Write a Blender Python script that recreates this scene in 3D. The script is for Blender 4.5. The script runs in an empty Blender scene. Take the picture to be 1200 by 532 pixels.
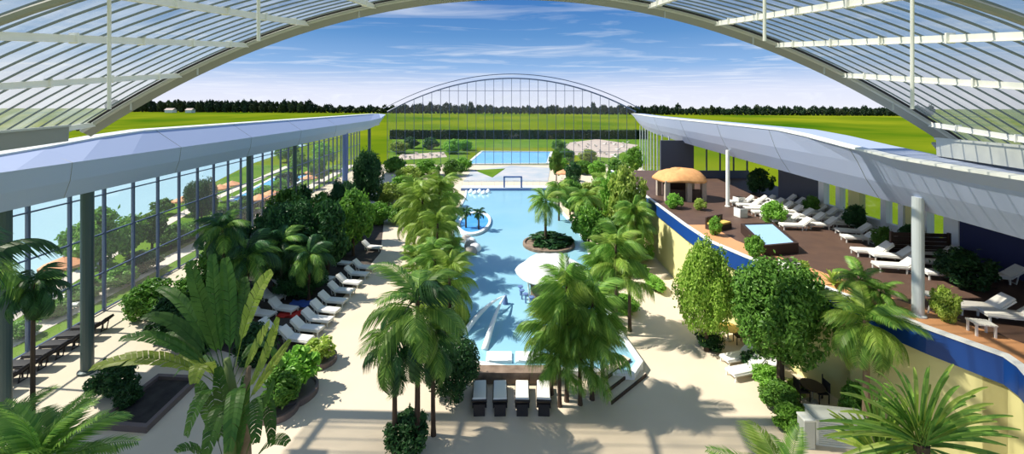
import bpy, math, random
import numpy as np
from mathutils import Vector, Matrix, Euler

random.seed(7)
SC = bpy.context.scene
COL = SC.collection
PI = math.pi
H, F, HY = 13.6, 480.0, 126.0        # eye height (m), focal length (px), horizon row


def at(px, py, z=0.0):
    """point of the plane at height z seen at a pixel of the photograph"""
    d = F * (H - z) / (py - HY)
    return Vector(((px - 600) / F * d, d, z))


def P(px, py, d):
    return Vector(((px - 600) / F * d, d, H - (py - HY) / F * d))


# ------------------------------------------------------------------ materials
def new_mat(name):
    m = bpy.data.materials.new(name)
    m.use_nodes = True
    nt = m.node_tree
    nt.nodes.clear()
    return m, nt, nt.nodes.new('ShaderNodeOutputMaterial')


def mat(name, col, rough=0.6, metal=0.0, spec=0.5, noise=None, bump=0.0):
    """principled material; noise = (scale, amount, second colour)"""
    m, nt, out = new_mat(name)
    b = nt.nodes.new('ShaderNodeBsdfPrincipled')
    b.inputs['Base Color'].default_value = (*col, 1)
    b.inputs['Roughness'].default_value = rough
    b.inputs['Metallic'].default_value = metal
    b.inputs['Specular IOR Level'].default_value = spec
    nt.links.new(b.outputs[0], out.inputs[0])
    if noise:
        tc = nt.nodes.new('ShaderNodeTexCoord')
        nz = nt.nodes.new('ShaderNodeTexNoise')
        nz.inputs['Scale'].default_value = noise[0]
        nz.inputs['Detail'].default_value = 6
        nt.links.new(tc.outputs['Object'], nz.inputs['Vector'])
        rp = nt.nodes.new('ShaderNodeValToRGB')
        rp.color_ramp.elements[0].position = 0.5 - noise[1] / 2
        rp.color_ramp.elements[0].color = (*col, 1)
        rp.color_ramp.elements[1].position = 0.5 + noise[1] / 2
        rp.color_ramp.elements[1].color = (*noise[2], 1)
        nt.links.new(nz.outputs['Fac'], rp.inputs['Fac'])
        nt.links.new(rp.outputs[0], b.inputs['Base Color'])
        if bump:
            bp = nt.nodes.new('ShaderNodeBump')
            bp.inputs['Strength'].default_value = bump
            nt.links.new(nz.outputs['Fac'], bp.inputs['Height'])
            nt.links.new(bp.outputs[0], b.inputs['Normal'])
    return m


def leaf_mat(name, c1, c2, trans=0.35):
    m, nt, out = new_mat(name)
    g = nt.nodes.new('ShaderNodeNewGeometry')
    oi = nt.nodes.new('ShaderNodeObjectInfo')
    mx = nt.nodes.new('ShaderNodeMix'); mx.data_type = 'RGBA'
    mx.inputs[6].default_value = (*c1, 1)
    mx.inputs[7].default_value = (*c2, 1)
    nt.links.new(g.outputs['Random Per Island'], mx.inputs[0])
    hs = nt.nodes.new('ShaderNodeHueSaturation')
    mr = nt.nodes.new('ShaderNodeMapRange')
    mr.inputs[3].default_value = 0.75
    mr.inputs[4].default_value = 1.2
    nt.links.new(oi.outputs['Random'], mr.inputs[0])
    nt.links.new(mr.outputs[0], hs.inputs['Value'])
    nt.links.new(mx.outputs[2], hs.inputs['Color'])
    b = nt.nodes.new('ShaderNodeBsdfPrincipled')
    b.inputs['Roughness'].default_value = 0.45
    b.inputs['Specular IOR Level'].default_value = 0.35
    t = nt.nodes.new('ShaderNodeBsdfTranslucent')
    ms = nt.nodes.new('ShaderNodeMixShader')
    ms.inputs[0].default_value = trans
    nt.links.new(hs.outputs[0], b.inputs['Base Color'])
    nt.links.new(hs.outputs[0], t.inputs['Color'])
    nt.links.new(b.outputs[0], ms.inputs[1])
    nt.links.new(t.outputs[0], ms.inputs[2])
    nt.links.new(ms.outputs[0], out.inputs[0])
    return m


def glass_mat(name, tint, milk, gloss=0.07, body=(.86, .91, .93), streak=False):
    """thin clear sheet: see-through, a share of milky diffuse glass and a sky reflection"""
    m, nt, out = new_mat(name)
    tr = nt.nodes.new('ShaderNodeBsdfTransparent')
    tr.inputs[0].default_value = (*tint, 1)
    tl = nt.nodes.new('ShaderNodeBsdfTranslucent')
    tl.inputs[0].default_value = (*body, 1)
    m1 = nt.nodes.new('ShaderNodeMixShader')
    m1.inputs[0].default_value = milk
    if streak:                                    # random reflection streaks, put into the panes' milky share
        tc = nt.nodes.new('ShaderNodeTexCoord')
        mp = nt.nodes.new('ShaderNodeMapping'); mp.inputs['Scale'].default_value = (.5, 1.3, .5)
        nz = nt.nodes.new('ShaderNodeTexNoise'); nz.inputs['Scale'].default_value = 1.2; nz.inputs['Detail'].default_value = 5
        mr = nt.nodes.new('ShaderNodeMapRange')
        mr.inputs[1].default_value = .3; mr.inputs[2].default_value = .7
        mr.inputs[3].default_value = milk * .55; mr.inputs[4].default_value = milk * 1.6
        nt.links.new(tc.outputs['Object'], mp.inputs[0]); nt.links.new(mp.outputs[0], nz.inputs['Vector'])
        nt.links.new(nz.outputs['Fac'], mr.inputs[0]); nt.links.new(mr.outputs[0], m1.inputs[0])
    gl = nt.nodes.new('ShaderNodeBsdfGlossy')
    gl.inputs['Roughness'].default_value = 0.03
    m2 = nt.nodes.new('ShaderNodeMixShader')
    m2.inputs[0].default_value = gloss
    nt.links.new(tr.outputs[0], m1.inputs[1])
    nt.links.new(tl.outputs[0], m1.inputs[2])
    nt.links.new(m1.outputs[0], m2.inputs[1])
    nt.links.new(gl.outputs[0], m2.inputs[2])
    nt.links.new(m2.outputs[0], out.inputs[0])
    return m


M = {}
M['floor'] = mat('cream stone paving', (.64, .54, .40), .75, noise=(.35, .5, (.70, .60, .46)))
M['grass'] = mat('field grass', (.040, .115, .004), .9, spec=.0, noise=(.012, .40, (.22, .25, .012)))
M['lawn'] = mat('garden lawn', (.055, .15, .012), .9, spec=.0, noise=(.15, .5, (.16, .25, .035)))
M['water'] = mat('pool water', (.245, .50, .63), .12, spec=.5, noise=(.18, .5, (.30, .54, .65)))
M['deep_water'] = mat('deep pool water', (.05, .30, .72), .12, spec=.5, noise=(.6, .5, (.12, .42, .80)))
M['open_water'] = mat('outdoor pool water', (.13, .50, .86), .12, noise=(.1, .5, (.22, .58, .88)))
M['lake'] = mat('lake water', (.42, .62, .60), .1, noise=(.03, .6, (.52, .70, .70)))
M['coping'] = mat('white pool coping', (.80, .82, .80), .5)
M['plaza'] = mat('pale bluish terrazzo', (.34, .42, .48), .6, noise=(.25, .4, (.55, .53, .52)))
M['pier_white'] = mat('white plaster pier', (.90, .91, .93), .7)
M['stone'] = mat('brown stone', (.16, .11, .075), .8, noise=(2.2, .4, (.30, .22, .16)))
M['fascia'] = mat('grey blue roof cladding', (.47, .58, .72), .45, spec=.4)
M['fascia_light'] = mat('pale lavender roof cladding', (.40, .47, .64), .45, spec=.4)
M['white'] = mat('white painted metal', (.84, .86, .80), .4)
M['cream_steel'] = mat('ivory steel', (.93, .94, .88), .4)
M['bar_grey'] = mat('grey green glazing bar', (.20, .25, .24), .5)
M['grey'] = mat('grey metal', (.30, .32, .29), .5)
M['grey_light'] = mat('light grey metal', (.55, .58, .54), .45)
M['black'] = mat('black rubber', (.015, .018, .018), .7)
M['column'] = mat('dark green painted steel', (.045, .085, .085), .4)
M['mullion'] = mat('blue grey painted steel', (.09, .13, .23), .4)
M['blue_steel'] = mat('blue steel', (.13, .20, .42), .4)
M['arch_steel'] = mat('slate blue steel', (.10, .14, .24), .4)
M['pale_column'] = mat('pale grey column paint', (.62, .68, .70), .4)
M['wall_yellow'] = mat('pale yellow plaster', (.72, .67, .30), .8, noise=(.4, .5, (.76, .71, .35)))
M['navy'] = mat('royal blue band', (.006, .055, .26), .4)
M['navy_dark'] = mat('dark navy plaster', (.022, .028, .10), .8)
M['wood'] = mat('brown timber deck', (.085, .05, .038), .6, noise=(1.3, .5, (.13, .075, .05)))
M['bed'] = mat('dark bark mulch', (.040, .032, .028), .9, noise=(1.5, .5, (.085, .065, .05)))
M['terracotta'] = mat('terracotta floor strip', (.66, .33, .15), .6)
M['dark_wood'] = mat('dark brown timber', (.045, .025, .018), .6)
M['anthracite'] = mat('anthracite plaster', (.09, .10, .13), .7)
M['cushion'] = mat('white cushion fabric', (.82, .80, .74), .8)
M['resin'] = mat('white resin', (.80, .80, .74), .45)
M['wicker'] = mat('dark wicker', (.025, .022, .024), .7)
M['taupe'] = mat('taupe fabric', (.42, .39, .36), .8)
M['salmon'] = mat('salmon parasol fabric', (.80, .36, .17), .8)
M['tan'] = mat('tan thatch', (.80, .42, .16), .85, noise=(3, .4, (.66, .32, .12)))
M['stone_light'] = mat('pale stone', (.52, .44, .36), .8, noise=(1.5, .5, (.36, .30, .25)))
M['membrane'] = mat('white membrane', (.90, .91, .88), .6)
M['bark'] = mat('brown bark', (.10, .065, .04), .9, noise=(4, .4, (.05, .03, .02)))
M['bark_pale'] = mat('pale bark', (.26, .19, .12), .9, noise=(4, .4, (.14, .10, .06)))
M['stem_green'] = mat('green stem', (.11, .17, .04), .6)
M['soil'] = mat('dark soil', (.02, .017, .016), 1, noise=(2, .4, (.05, .045, .04)))
M['rim'] = mat('brown planter rim', (.16, .12, .11), .6)
M['red'] = mat('red towel cloth', (.50, .03, .02), .9)
M['blue_cloth'] = mat('blue towel cloth', (.04, .10, .36), .9)
M['sky_canvas'] = mat('light blue canvas', (.34, .56, .80), .6)
M['yellow_cloth'] = mat('yellow cushion cloth', (.80, .52, .12), .8)
M['foam'] = mat('white water foam', (.93, .96, .97), .7)
M['pavpath'] = mat('pale garden paving', (.72, .62, .52), .8, noise=(.5, .4, (.60, .52, .46)))
M['pink_stone'] = mat('pinkish gravel', (.60, .48, .40), .85, noise=(.5, .4, (.42, .36, .30)))
M['roof_red'] = mat('weathered roof tiles', (.50, .40, .36), .8)
M['skin'] = mat('skin', (.55, .32, .22), .6)
M['swim_dark'] = mat('dark swimwear', (.03, .04, .08), .7)
M['hair'] = mat('brown hair', (.05, .03, .02), .7)
M['glass_wall'] = glass_mat('clear wall glass', (.93, .97, .97), .03, .06)
M['glass_far'] = glass_mat('pale facade glass', (.95, .97, .98), .03, .04)
M['glass_roof'] = glass_mat('roof glass', (.84, .82, .76), .30, .05, (.42, .46, .48), streak=True)

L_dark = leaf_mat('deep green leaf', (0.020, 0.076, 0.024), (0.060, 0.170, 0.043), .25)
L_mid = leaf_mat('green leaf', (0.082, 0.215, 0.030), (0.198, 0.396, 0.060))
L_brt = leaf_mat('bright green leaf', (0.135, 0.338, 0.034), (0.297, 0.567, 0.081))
L_yel = leaf_mat('yellow green leaf', (0.253, 0.391, 0.046), (0.506, 0.621, 0.138))
L_palm = leaf_mat('palm leaf', (0.096, 0.254, 0.037), (0.326, 0.529, 0.094))
L_palmy = leaf_mat('olive palm leaf', (0.172, 0.320, 0.036), (0.400, 0.524, 0.100))
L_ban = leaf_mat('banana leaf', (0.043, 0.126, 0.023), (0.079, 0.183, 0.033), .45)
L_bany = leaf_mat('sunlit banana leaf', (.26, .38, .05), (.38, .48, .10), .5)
L_far = leaf_mat('distant tree leaf', (0.013, 0.036, 0.018), (0.039, 0.078, 0.029), .15)
L_olive = leaf_mat('distant olive leaf', (.030, .055, .016), (.07, .10, .03), .15)


# ------------------------------------------------------------------ mesh building
class MB:
    def __init__(s):
        s.v, s.f = [], []

    def add(s, vs, fs):
        o = len(s.v)
        s.v += [tuple(v) for v in vs]
        s.f += [tuple(i + o for i in f) for f in fs]

    def box(s, c, size, rz=0, tilt=None):
        R = Matrix.Rotation(rz, 3, 'Z')
        if tilt is not None:
            R = R @ tilt
        vs = [Vector(c) + R @ Vector((sx * size[0] / 2, sy * size[1] / 2, sz * size[2] / 2))
              for sx in (-1, 1) for sy in (-1, 1) for sz in (-1, 1)]
        s.add(vs, [(0, 1, 3, 2), (4, 6, 7, 5), (0, 4, 5, 1), (2, 3, 7, 6), (0, 2, 6, 4), (1, 5, 7, 3)])
        return s

    def bar(s, p, q, w, h):
        """rectangular bar from p to q, w across, h tall"""
        p, q = Vector(p), Vector(q)
        t = (q - p).normalized()
        up = Vector((0, 0, 1)) if abs(t.z) < .95 else Vector((1, 0, 0))
        a = t.cross(up).normalized() * w / 2
        b = a.cross(t).normalized() * h / 2
        vs = [e + sa * a + sb * b for e in (p, q) for sa, sb in ((-1, -1), (1, -1), (1, 1), (-1, 1))]
        s.add(vs, [(0, 3, 2, 1), (4, 5, 6, 7), (0, 1, 5, 4), (1, 2, 6, 5), (2, 3, 7, 6), (3, 0, 4, 7)])
        return s

    def tube(s, pts, rad, n=8):
        pts = [Vector(p) for p in pts]
        if not isinstance(rad, (list, tuple)):
            rad = [rad] * len(pts)
        vs, fs = [], []
        ref = Vector((0.31, 0.17, 0.93)).normalized()
        for i, p in enumerate(pts):
            t = (pts[min(i + 1, len(pts) - 1)] - pts[max(i - 1, 0)]).normalized()
            r = ref if abs(t.dot(ref)) < .95 else Vector((1, 0, 0))
            a = t.cross(r).normalized(); b = t.cross(a)
            for k in range(n):
                an = 2 * PI * k / n
                vs.append(p + (a * math.cos(an) + b * math.sin(an)) * rad[i])
        for i in range(len(pts) - 1):
            for k in range(n):
                k2 = (k + 1) % n
                fs.append((i * n + k, i * n + k2, (i + 1) * n + k2, (i + 1) * n + k))
        fs.append(tuple(range(n - 1, -1, -1)))
        fs.append(tuple((len(pts) - 1) * n + k for k in range(n)))
        s.add(vs, fs)
        return s

    def lathe(s, prof, n=20, c=(0, 0, 0)):
        """prof: (radius, z) from bottom to top"""
        vs, fs = [], []
        for r, z in prof:
            for k in range(n):
                a = 2 * PI * k / n
                vs.append((c[0] + r * math.cos(a), c[1] + r * math.sin(a), c[2] + z))
        for i in range(len(prof) - 1):
            for k in range(n):
                k2 = (k + 1) % n
                fs.append((i * n + k, i * n + k2, (i + 1) * n + k2, (i + 1) * n + k))
        fs.append(tuple(range(n - 1, -1, -1)))
        fs.append(tuple((len(prof) - 1) * n + k for k in range(n)))
        s.add(vs, fs)
        return s

    def prism(s, poly, z0, z1):
        poly = [(p[0], p[1]) for p in poly]
        ar = sum(poly[i - 1][0] * poly[i][1] - poly[i][0] * poly[i - 1][1] for i in range(len(poly)))
        if ar < 0:
            poly = poly[::-1]
        n = len(poly)
        vs = [(x, y, z0) for x, y in poly] + [(x, y, z1) for x, y in poly]
        fs = [tuple(range(n - 1, -1, -1)), tuple(range(n, 2 * n))]
        fs += [(i, (i + 1) % n, n + (i + 1) % n, n + i) for i in range(n)]
        s.add(vs, fs)
        return s

    def sweep(s, prof, path, flip=False):
        """prof: closed list of (out, z); path: list of (x, y, sx) with 'out' along sx*X"""
        n = len(prof)
        vs, fs = [], []
        for (x, y, sx) in path:
            for o, z in prof:
                vs.append((x + sx * o, y, z))
        for i in range(len(path) - 1):
            for k in range(n):
                k2 = (k + 1) % n
                fs.append((i * n + k, i * n + k2, (i + 1) * n + k2, (i + 1) * n + k))
        fs.append(tuple(range(n - 1, -1, -1)))
        fs.append(tuple((len(path) - 1) * n + k for k in range(n)))
        s.add(vs, fs)
        return s

    def mesh(s, name, smooth=False):
        me = bpy.data.meshes.new(name)
        me.from_pydata(s.v, [], s.f)
        if smooth:
            me.polygons.foreach_set('use_smooth', [True] * len(me.polygons))
        me.update()
        return me


def link(name, data, material=None, parent=None, loc=(0, 0, 0), rot=(0, 0, 0), scale=(1, 1, 1)):
    if isinstance(data, MB):
        data = data.mesh(name)
    o = bpy.data.objects.new(name, data)
    COL.objects.link(o)
    if material is not None and data is not None and not data.materials:
        data.materials.append(material)
    o.location = loc
    o.rotation_euler = rot
    o.scale = scale
    if parent is not None:
        o.parent = parent
    return o


def struct(name, mb, material, parent=None, smooth=False):
    o = link(name, mb.mesh(name, smooth) if isinstance(mb, MB) else mb, material, parent)
    if parent is None:
        o['kind'] = 'structure'
    return o


def thing(name, label, cat, loc=(0, 0, 0), rz=0, group=None, scale=1.0):
    o = bpy.data.objects.new(name, None)
    COL.objects.link(o)
    o.empty_display_size = .2
    o.location = loc
    o.rotation_euler = (0, 0, rz)
    o.scale = (scale,) * 3
    tag(o, label, cat, group)
    return o


def tag(o, label, cat, group=None):
    o['label'] = label
    o['category'] = cat
    if group:
        o['group'] = group
    return o


def dup(root, loc, rz, label=None, group=None, scale=None):
    r = root.copy(); COL.objects.link(r)
    r.location = loc
    r.rotation_euler = (0, 0, rz)
    if scale:
        r.scale = (scale,) * 3
    if label:
        r['label'] = label
    if group:
        r['group'] = group
    for ch in list(root.children):
        c = ch.copy(); COL.objects.link(c); c.parent = r
        for g in ch.children:
            d = g.copy(); COL.objects.link(d); d.parent = c
    return r


# ------------------------------------------------------------------ plants: shared meshes
def np_mesh(name, V, Fc, material):
    me = bpy.data.meshes.new(name)
    me.from_pydata(V.tolist() if hasattr(V, 'tolist') else V, [], Fc)
    me.materials.append(material)
    me.update()
    return me


def leaf_cloud(name, n, size, material, seed, clumps=45, shape='round', spread=.30):
    """a crown of folded leaves gathered in clumps, in a unit ball"""
    rg = np.random.default_rng(seed)
    cd = rg.normal(size=(clumps, 3)); cd /= np.linalg.norm(cd, axis=1)[:, None]
    cr = rg.uniform(.45, .80, clumps)
    cc = cd * cr[:, None]
    which = rg.integers(0, clumps, n)
    dd = rg.normal(size=(n, 3)); dd /= np.linalg.norm(dd, axis=1)[:, None]
    dd = dd + cd[which] * .5
    dd /= np.linalg.norm(dd, axis=1)[:, None]
    rr = spread * rg.uniform(.35, 1.05, n) ** .6
    pos = cc[which] + dd * rr[:, None]
    k = int(n * .12)
    ins = rg.normal(size=(k, 3)) * .32
    pos[:k] = ins
    nl = np.linalg.norm(pos, axis=1)
    pos *= np.where(nl > 1, 1 / nl, 1)[:, None]
    if shape == 'egg':          # broad below, pointed above
        s = 1.06 - .38 * np.clip(pos[:, 2], -.2, 1)
        pos[:, 0] *= s; pos[:, 1] *= s
    if shape == 'column':
        pass
    nrm = dd + rg.normal(size=(n, 3)) * .45 + np.array([0, 0, .25])
    nrm /= np.linalg.norm(nrm, axis=1)[:, None]
    a = np.cross(nrm, rg.normal(size=(n, 3))); a /= np.linalg.norm(a, axis=1)[:, None]
    b = np.cross(nrm, a)
    L = (size * rg.uniform(.7, 1.3, n))[:, None]
    V = np.empty((n, 4, 3))
    V[:, 0] = pos - a * L
    V[:, 1] = pos + b * L * .5 + nrm * L * .16
    V[:, 2] = pos + a * L - nrm * L * .3
    V[:, 3] = pos - b * L * .5 + nrm * L * .16
    Fc = [(4 * i, 4 * i + 1, 4 * i + 2) for i in range(n)] + [(4 * i, 4 * i + 2, 4 * i + 3) for i in range(n)]
    return np_mesh(name, V.reshape(-1, 3), Fc, material)


def frond_mesh(name, material, droop, seed, nleaf=30, leaf=.30, hang=.25, lift=.15, width=.022):
    """feather frond of unit length leaving along +X"""
    rg = random.Random(seed)
    N = 12
    pts, ang = [Vector((0, 0, 0))], lift
    for i in range(N):
        ang2 = lift - droop * ((i + .5) / N) ** 1.3
        pts.append(pts[-1] + Vector((math.cos(ang2), 0, math.sin(ang2))) / N)
    mb = MB()
    mb.tube(pts, [.010 * (1 - .85 * i / N) for i in range(N + 1)], 4)

    def pt(t):
        x = t * N; i = min(int(x), N - 1); u = x - i
        return pts[i].lerp(pts[i + 1], u), (pts[i + 1] - pts[i]).normalized()
    for k in range(nleaf):
        t = .14 + .85 * k / (nleaf - 1)
        p, T = pt(t)
        ln = leaf * (math.sin(PI * (t * .80 + .16)) ** .8) * rg.uniform(.85, 1.1) + .02
        for sd in (-1, 1):
            side = Vector((0, sd, 0))
            dirn = (side * .85 + T * .55 + Vector((0, 0, .12 - hang * rg.uniform(.7, 1.3)))).normalized()
            q1 = p + dirn * ln * .5
            q2 = p + dirn * ln + Vector((0, 0, -hang * ln * 1.0))
            w = T * width * (.6 + .4 * ln / leaf)
            mb.add([p - w * .4, p + w * .4, q1 + w, q1 - w, q2], [(0, 1, 2, 3), (3, 2, 4)])
    return np_mesh(name, mb.v, mb.f, material)


def trunk_mesh(name, material, bend=.06, n=9):
    mb = MB()
    pts, r = [], []
    for i in range(11):
        t = i / 10
        pts.append((bend * math.sin(t * 2.6), bend * .5 * math.sin(t * 4), t))
        r.append(1.15 - .45 * t if i else 1.4)
    vs, fs = [], []
    for i, p in enumerate(pts):
        for k in range(n):
            a = 2 * PI * k / n
            vs.append((p[0] + 0, p[1], p[2]))
    mb.v = []
    for i, p in enumerate(pts):
        for k in range(n):
            a = 2 * PI * k / n
            mb.v.append((p[0] * 4 + r[i] * math.cos(a), p[1] * 4 + r[i] * math.sin(a), p[2]))
    for i in range(10):
        for k in range(n):
            k2 = (k + 1) % n
            mb.f.append((i * n + k, i * n + k2, (i + 1) * n + k2, (i + 1) * n + k))
    mb.f.append(tuple(range(n - 1, -1, -1))); mb.f.append(tuple(10 * n + k for k in range(n)))
    return np_mesh(name, mb.v, mb.f, material)


FR = {
    'arch': frond_mesh('frond_arching', L_palm, 1.5, 1, nleaf=40, width=.015),
    'arch2': frond_mesh('frond_arching_b', L_palm, 1.9, 2, nleaf=40, hang=.45, width=.015),
    'olive': frond_mesh('frond_olive', L_palmy, 1.7, 3, nleaf=40, hang=.5, width=.014),
    'olive2': frond_mesh('frond_olive_b', L_palmy, 2.3, 4, nleaf=40, leaf=.24, hang=.8, width=.013),
    'weep': frond_mesh('frond_weeping', L_palm, 2.5, 5, nleaf=42, leaf=.24, hang=1.0, lift=.5, width=.013),
    'weep2': frond_mesh('frond_weeping_b', L_palm, 2.2, 6, nleaf=42, leaf=.26, hang=1.3, lift=.6, width=.013),
    'weepy': frond_mesh('frond_weeping_olive', L_palmy, 2.4, 7, nleaf=42, leaf=.22, hang=1.0, lift=.5, width=.012),
    'dark': frond_mesh('frond_dark', L_dark, 2.0, 8, hang=.7, lift=.4),
    'stiff': frond_mesh('frond_stiff', L_palm, .8, 9, nleaf=34, leaf=.24, hang=.15, width=.016),
}
TR = {
    'brown': trunk_mesh('trunk_brown', M['bark']),
    'pale': trunk_mesh('trunk_pale', M['bark_pale']),
    'straight': trunk_mesh('trunk_straight', M['bark'], bend=.0),
}
CR = {}
for nm, mt_ in (('dark', L_dark), ('mid', L_mid), ('brt', L_brt), ('yel', L_yel)):
    CR[nm + '_fine'] = leaf_cloud('foliage_fine_' + nm, 12000, .050, mt_, 11, 80)
    CR[nm] = leaf_cloud('foliage_' + nm, 3200, .095, mt_, 12, 45)
    CR[nm + '_coarse'] = leaf_cloud('foliage_coarse_' + nm, 1100, .17, mt_, 13, 26)
L_egg = leaf_mat('clipped tree leaf', (.21, .40, .035), (.44, .62, .11))
CR['egg'] = leaf_cloud('foliage_egg', 17000, .042, L_egg, 21, 170, 'egg', .22)
CR['far'] = leaf_cloud('foliage_distant', 420, .22, L_far, 31, 18, spread=.36)
CR['far2'] = leaf_cloud('foliage_distant_b', 420, .22, L_olive, 32, 18, spread=.36)


def shrub(loc, h, r, crown, label, cat='shrub', name='shrub', group=None, r2=None, lift=0.0, stem=True):
    """low woody plant: foliage reaching to the ground on a short stem"""
    t = thing(name, label, cat, loc, random.uniform(0, 6.28), group)
    link('foliage', CR[crown], None, t, (0, 0, lift + (h - lift) * .5), (0, 0, 0), (r, r2 or r, (h - lift) * .52))
    if stem:
        link('stem', TR['straight'], None, t, (0, 0, -.05), (0, 0, 0), (.05, .05, lift + h * .45))
    return t


def tree(loc, h, r, crown, label, trunk_h, cat='tree', name='leafy_tree', group=None, tr=.14, tk='brown'):
    t = thing(name, label, cat, loc, random.uniform(0, 6.28), group)
    link('foliage', CR[crown], None, t, (0, 0, (h + trunk_h) / 2), (0, 0, 0), (r, r, (h - trunk_h) * .52))
    link('trunk', TR[tk], None, t, (0, 0, -.05), (0, 0, 0), (tr, tr, trunk_h + (h - trunk_h) * .5))
    return t


def palm(loc, h, L, n, fr, label, cat='palm', name='palm_tree', group=None, tr=.12, tk='brown',
         pitch=(75, -25), spread=.05, seed=0):
    """trunk with a crown of n fronds, each frond a part"""
    rg = random.Random(seed * 31 + int(h * 100) + n)
    t = thing(name, label, cat, loc, rg.uniform(0, 6.28), group)
    trunk = link('trunk', TR[tk], None, t, (0, 0, -.05), (0, 0, 0), (tr, tr, h + .05))
    bx, by = (.06 * math.sin(2.6) * 4 * tr, .03 * math.sin(4) * 4 * tr) if tk != 'straight' else (0, 0)
    for i in range(n):
        u = (i + .5) / n
        az = i * 2.39996 + rg.uniform(-.25, .25)
        pt = math.radians(pitch[0] + (pitch[1] - pitch[0]) * u + rg.uniform(-6, 6))
        k = fr[i % len(fr)]
        s = L * rg.uniform(.82, 1.1)
        link('frond', FR[k], None, t, (bx, by, h - spread * h * u), (0, -pt, az), (s, s * rg.choice((1, -1)), s))
    return t


def blade(base, ctrl, tip, width, petiole=.0, slits=0, fold=.18, hint=None, n=14, seed=0, ragged=.0):
    """a long leaf swept along a quadratic curve; with slits the two halves split into strips"""
    rg = random.Random(seed)
    base, ctrl, tip = Vector(base), Vector(ctrl), Vector(tip)
    mb = MB()

    def c(t):
        return base * (1 - t) ** 2 + ctrl * 2 * t * (1 - t) + tip * t * t

    def fr(t):
        T = ((ctrl - base) * (1 - t) + (tip - ctrl) * t).normalized()
        hh = hint or Vector((0, 0, 1))
        S = T.cross(hh)
        S = S.normalized() if S.length > 1e-3 else Vector((1, 0, 0))
        return T, S, S.cross(T)

    def w(t):
        u = (t - petiole) / (1 - petiole)
        if u <= 0:
            return .0
        return width * (math.sin(PI * min(1, u * .93 + .04)) ** .55)
    rad = max(.006, width * .045)
    mb.tube([c(i / n) for i in range(n + 1)], [rad * (1.4 - 1.1 * i / n) for i in range(n + 1)], 5)
    for sd in (-1, 1):
        m = slits if slits else n
        for i in range(m):
            t0 = petiole + (1 - petiole) * i / m
            t1 = petiole + (1 - petiole) * (i + 1) / m
            if slits:
                t1 -= (1 - petiole) / m * rg.uniform(.0, .12)
            sk = .045 if slits else 0
            drop = rg.uniform(0, ragged)
            q = []
            for t, tt in ((t0, min(1, t0 + sk)), (t1, min(1, t1 + sk))):
                T, S, N = fr(tt)
                q.append((c(t), c(tt) + S * sd * w(t) + N * w(t) * (fold - drop)))
            a, b = q
            if slits:
                mid0, mid1 = (a[0] + a[1]) / 2 + Vector((0, 0, .02)), (b[0] + b[1]) / 2 + Vector((0, 0, .02))
                mb.add([a[0], b[0], mid1, mid0, b[1], a[1]], [(0, 1, 2, 3), (3, 2, 4, 5)])
            else:
                mb.add([a[0], b[0], b[1], a[1]], [(0, 1, 2, 3)])
    return mb


# ------------------------------------------------------------------ camera, light, sky
cam = bpy.data.cameras.new('camera')
co = bpy.data.objects.new('camera', cam)
COL.objects.link(co)
co.location = (0, 0, H)
co.rotation_euler = (PI / 2, 0, 0)
cam.sensor_width = 36
cam.lens = F / 1200 * 36
cam.shift_y = -(266 - HY) / 1200
cam.clip_start = .1
cam.clip_end = 8000
SC.camera = co

sun = bpy.data.lights.new('sun', 'SUN')
sun.energy = 6.3
sun.angle = math.radians(.6)
sun.color = (1.0, .94, .84)
so = bpy.data.objects.new('sun', sun)
COL.objects.link(so)
to_sun = Vector((-.66, .06, .75)).normalized()
so.rotation_euler = to_sun.to_track_quat('Z', 'Y').to_euler()
so.location = (-60, 10, 80)

W = bpy.data.worlds.new('sky'); SC.world = W
W.use_nodes = True
nt = W.node_tree; nt.nodes.clear()
out = nt.nodes.new('ShaderNodeOutputWorld')
bg = nt.nodes.new('ShaderNodeBackground')
tc = nt.nodes.new('ShaderNodeTexCoord')
sp = nt.nodes.new('ShaderNodeSeparateXYZ')
nt.links.new(tc.outputs['Generated'], sp.inputs[0])
rp = nt.nodes.new('ShaderNodeValToRGB')
els = rp.color_ramp.elements
stops = [(0.0, (.30, .34, .24)), (.49, (.45, .50, .42)), (.5, (.80, .82, .92)), (.52, (.70, .75, .91)), (.548, (.26, .45, .76)),
         (.585, (.115, .29, .60)), (.63, (.05, .185, .50)), (.72, (.09, .22, .50)), (.85, (.15, .26, .48)), (1.0, (.18, .28, .48))]
els[0].position, els[0].color = stops[0][0], (*stops[0][1], 1)
els[1].position, els[1].color = stops[-1][0], (*stops[-1][1], 1)
for p_, c_ in stops[1:-1]:
    e = els.new(p_); e.color = (*c_, 1)
mz = nt.nodes.new('ShaderNodeMath'); mz.operation = 'MULTIPLY_ADD'
mz.inputs[1].default_value = .5; mz.inputs[2].default_value = .5
nt.links.new(sp.outputs['Z'], mz.inputs[0])
nt.links.new(mz.outputs[0], rp.inputs[0])
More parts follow.
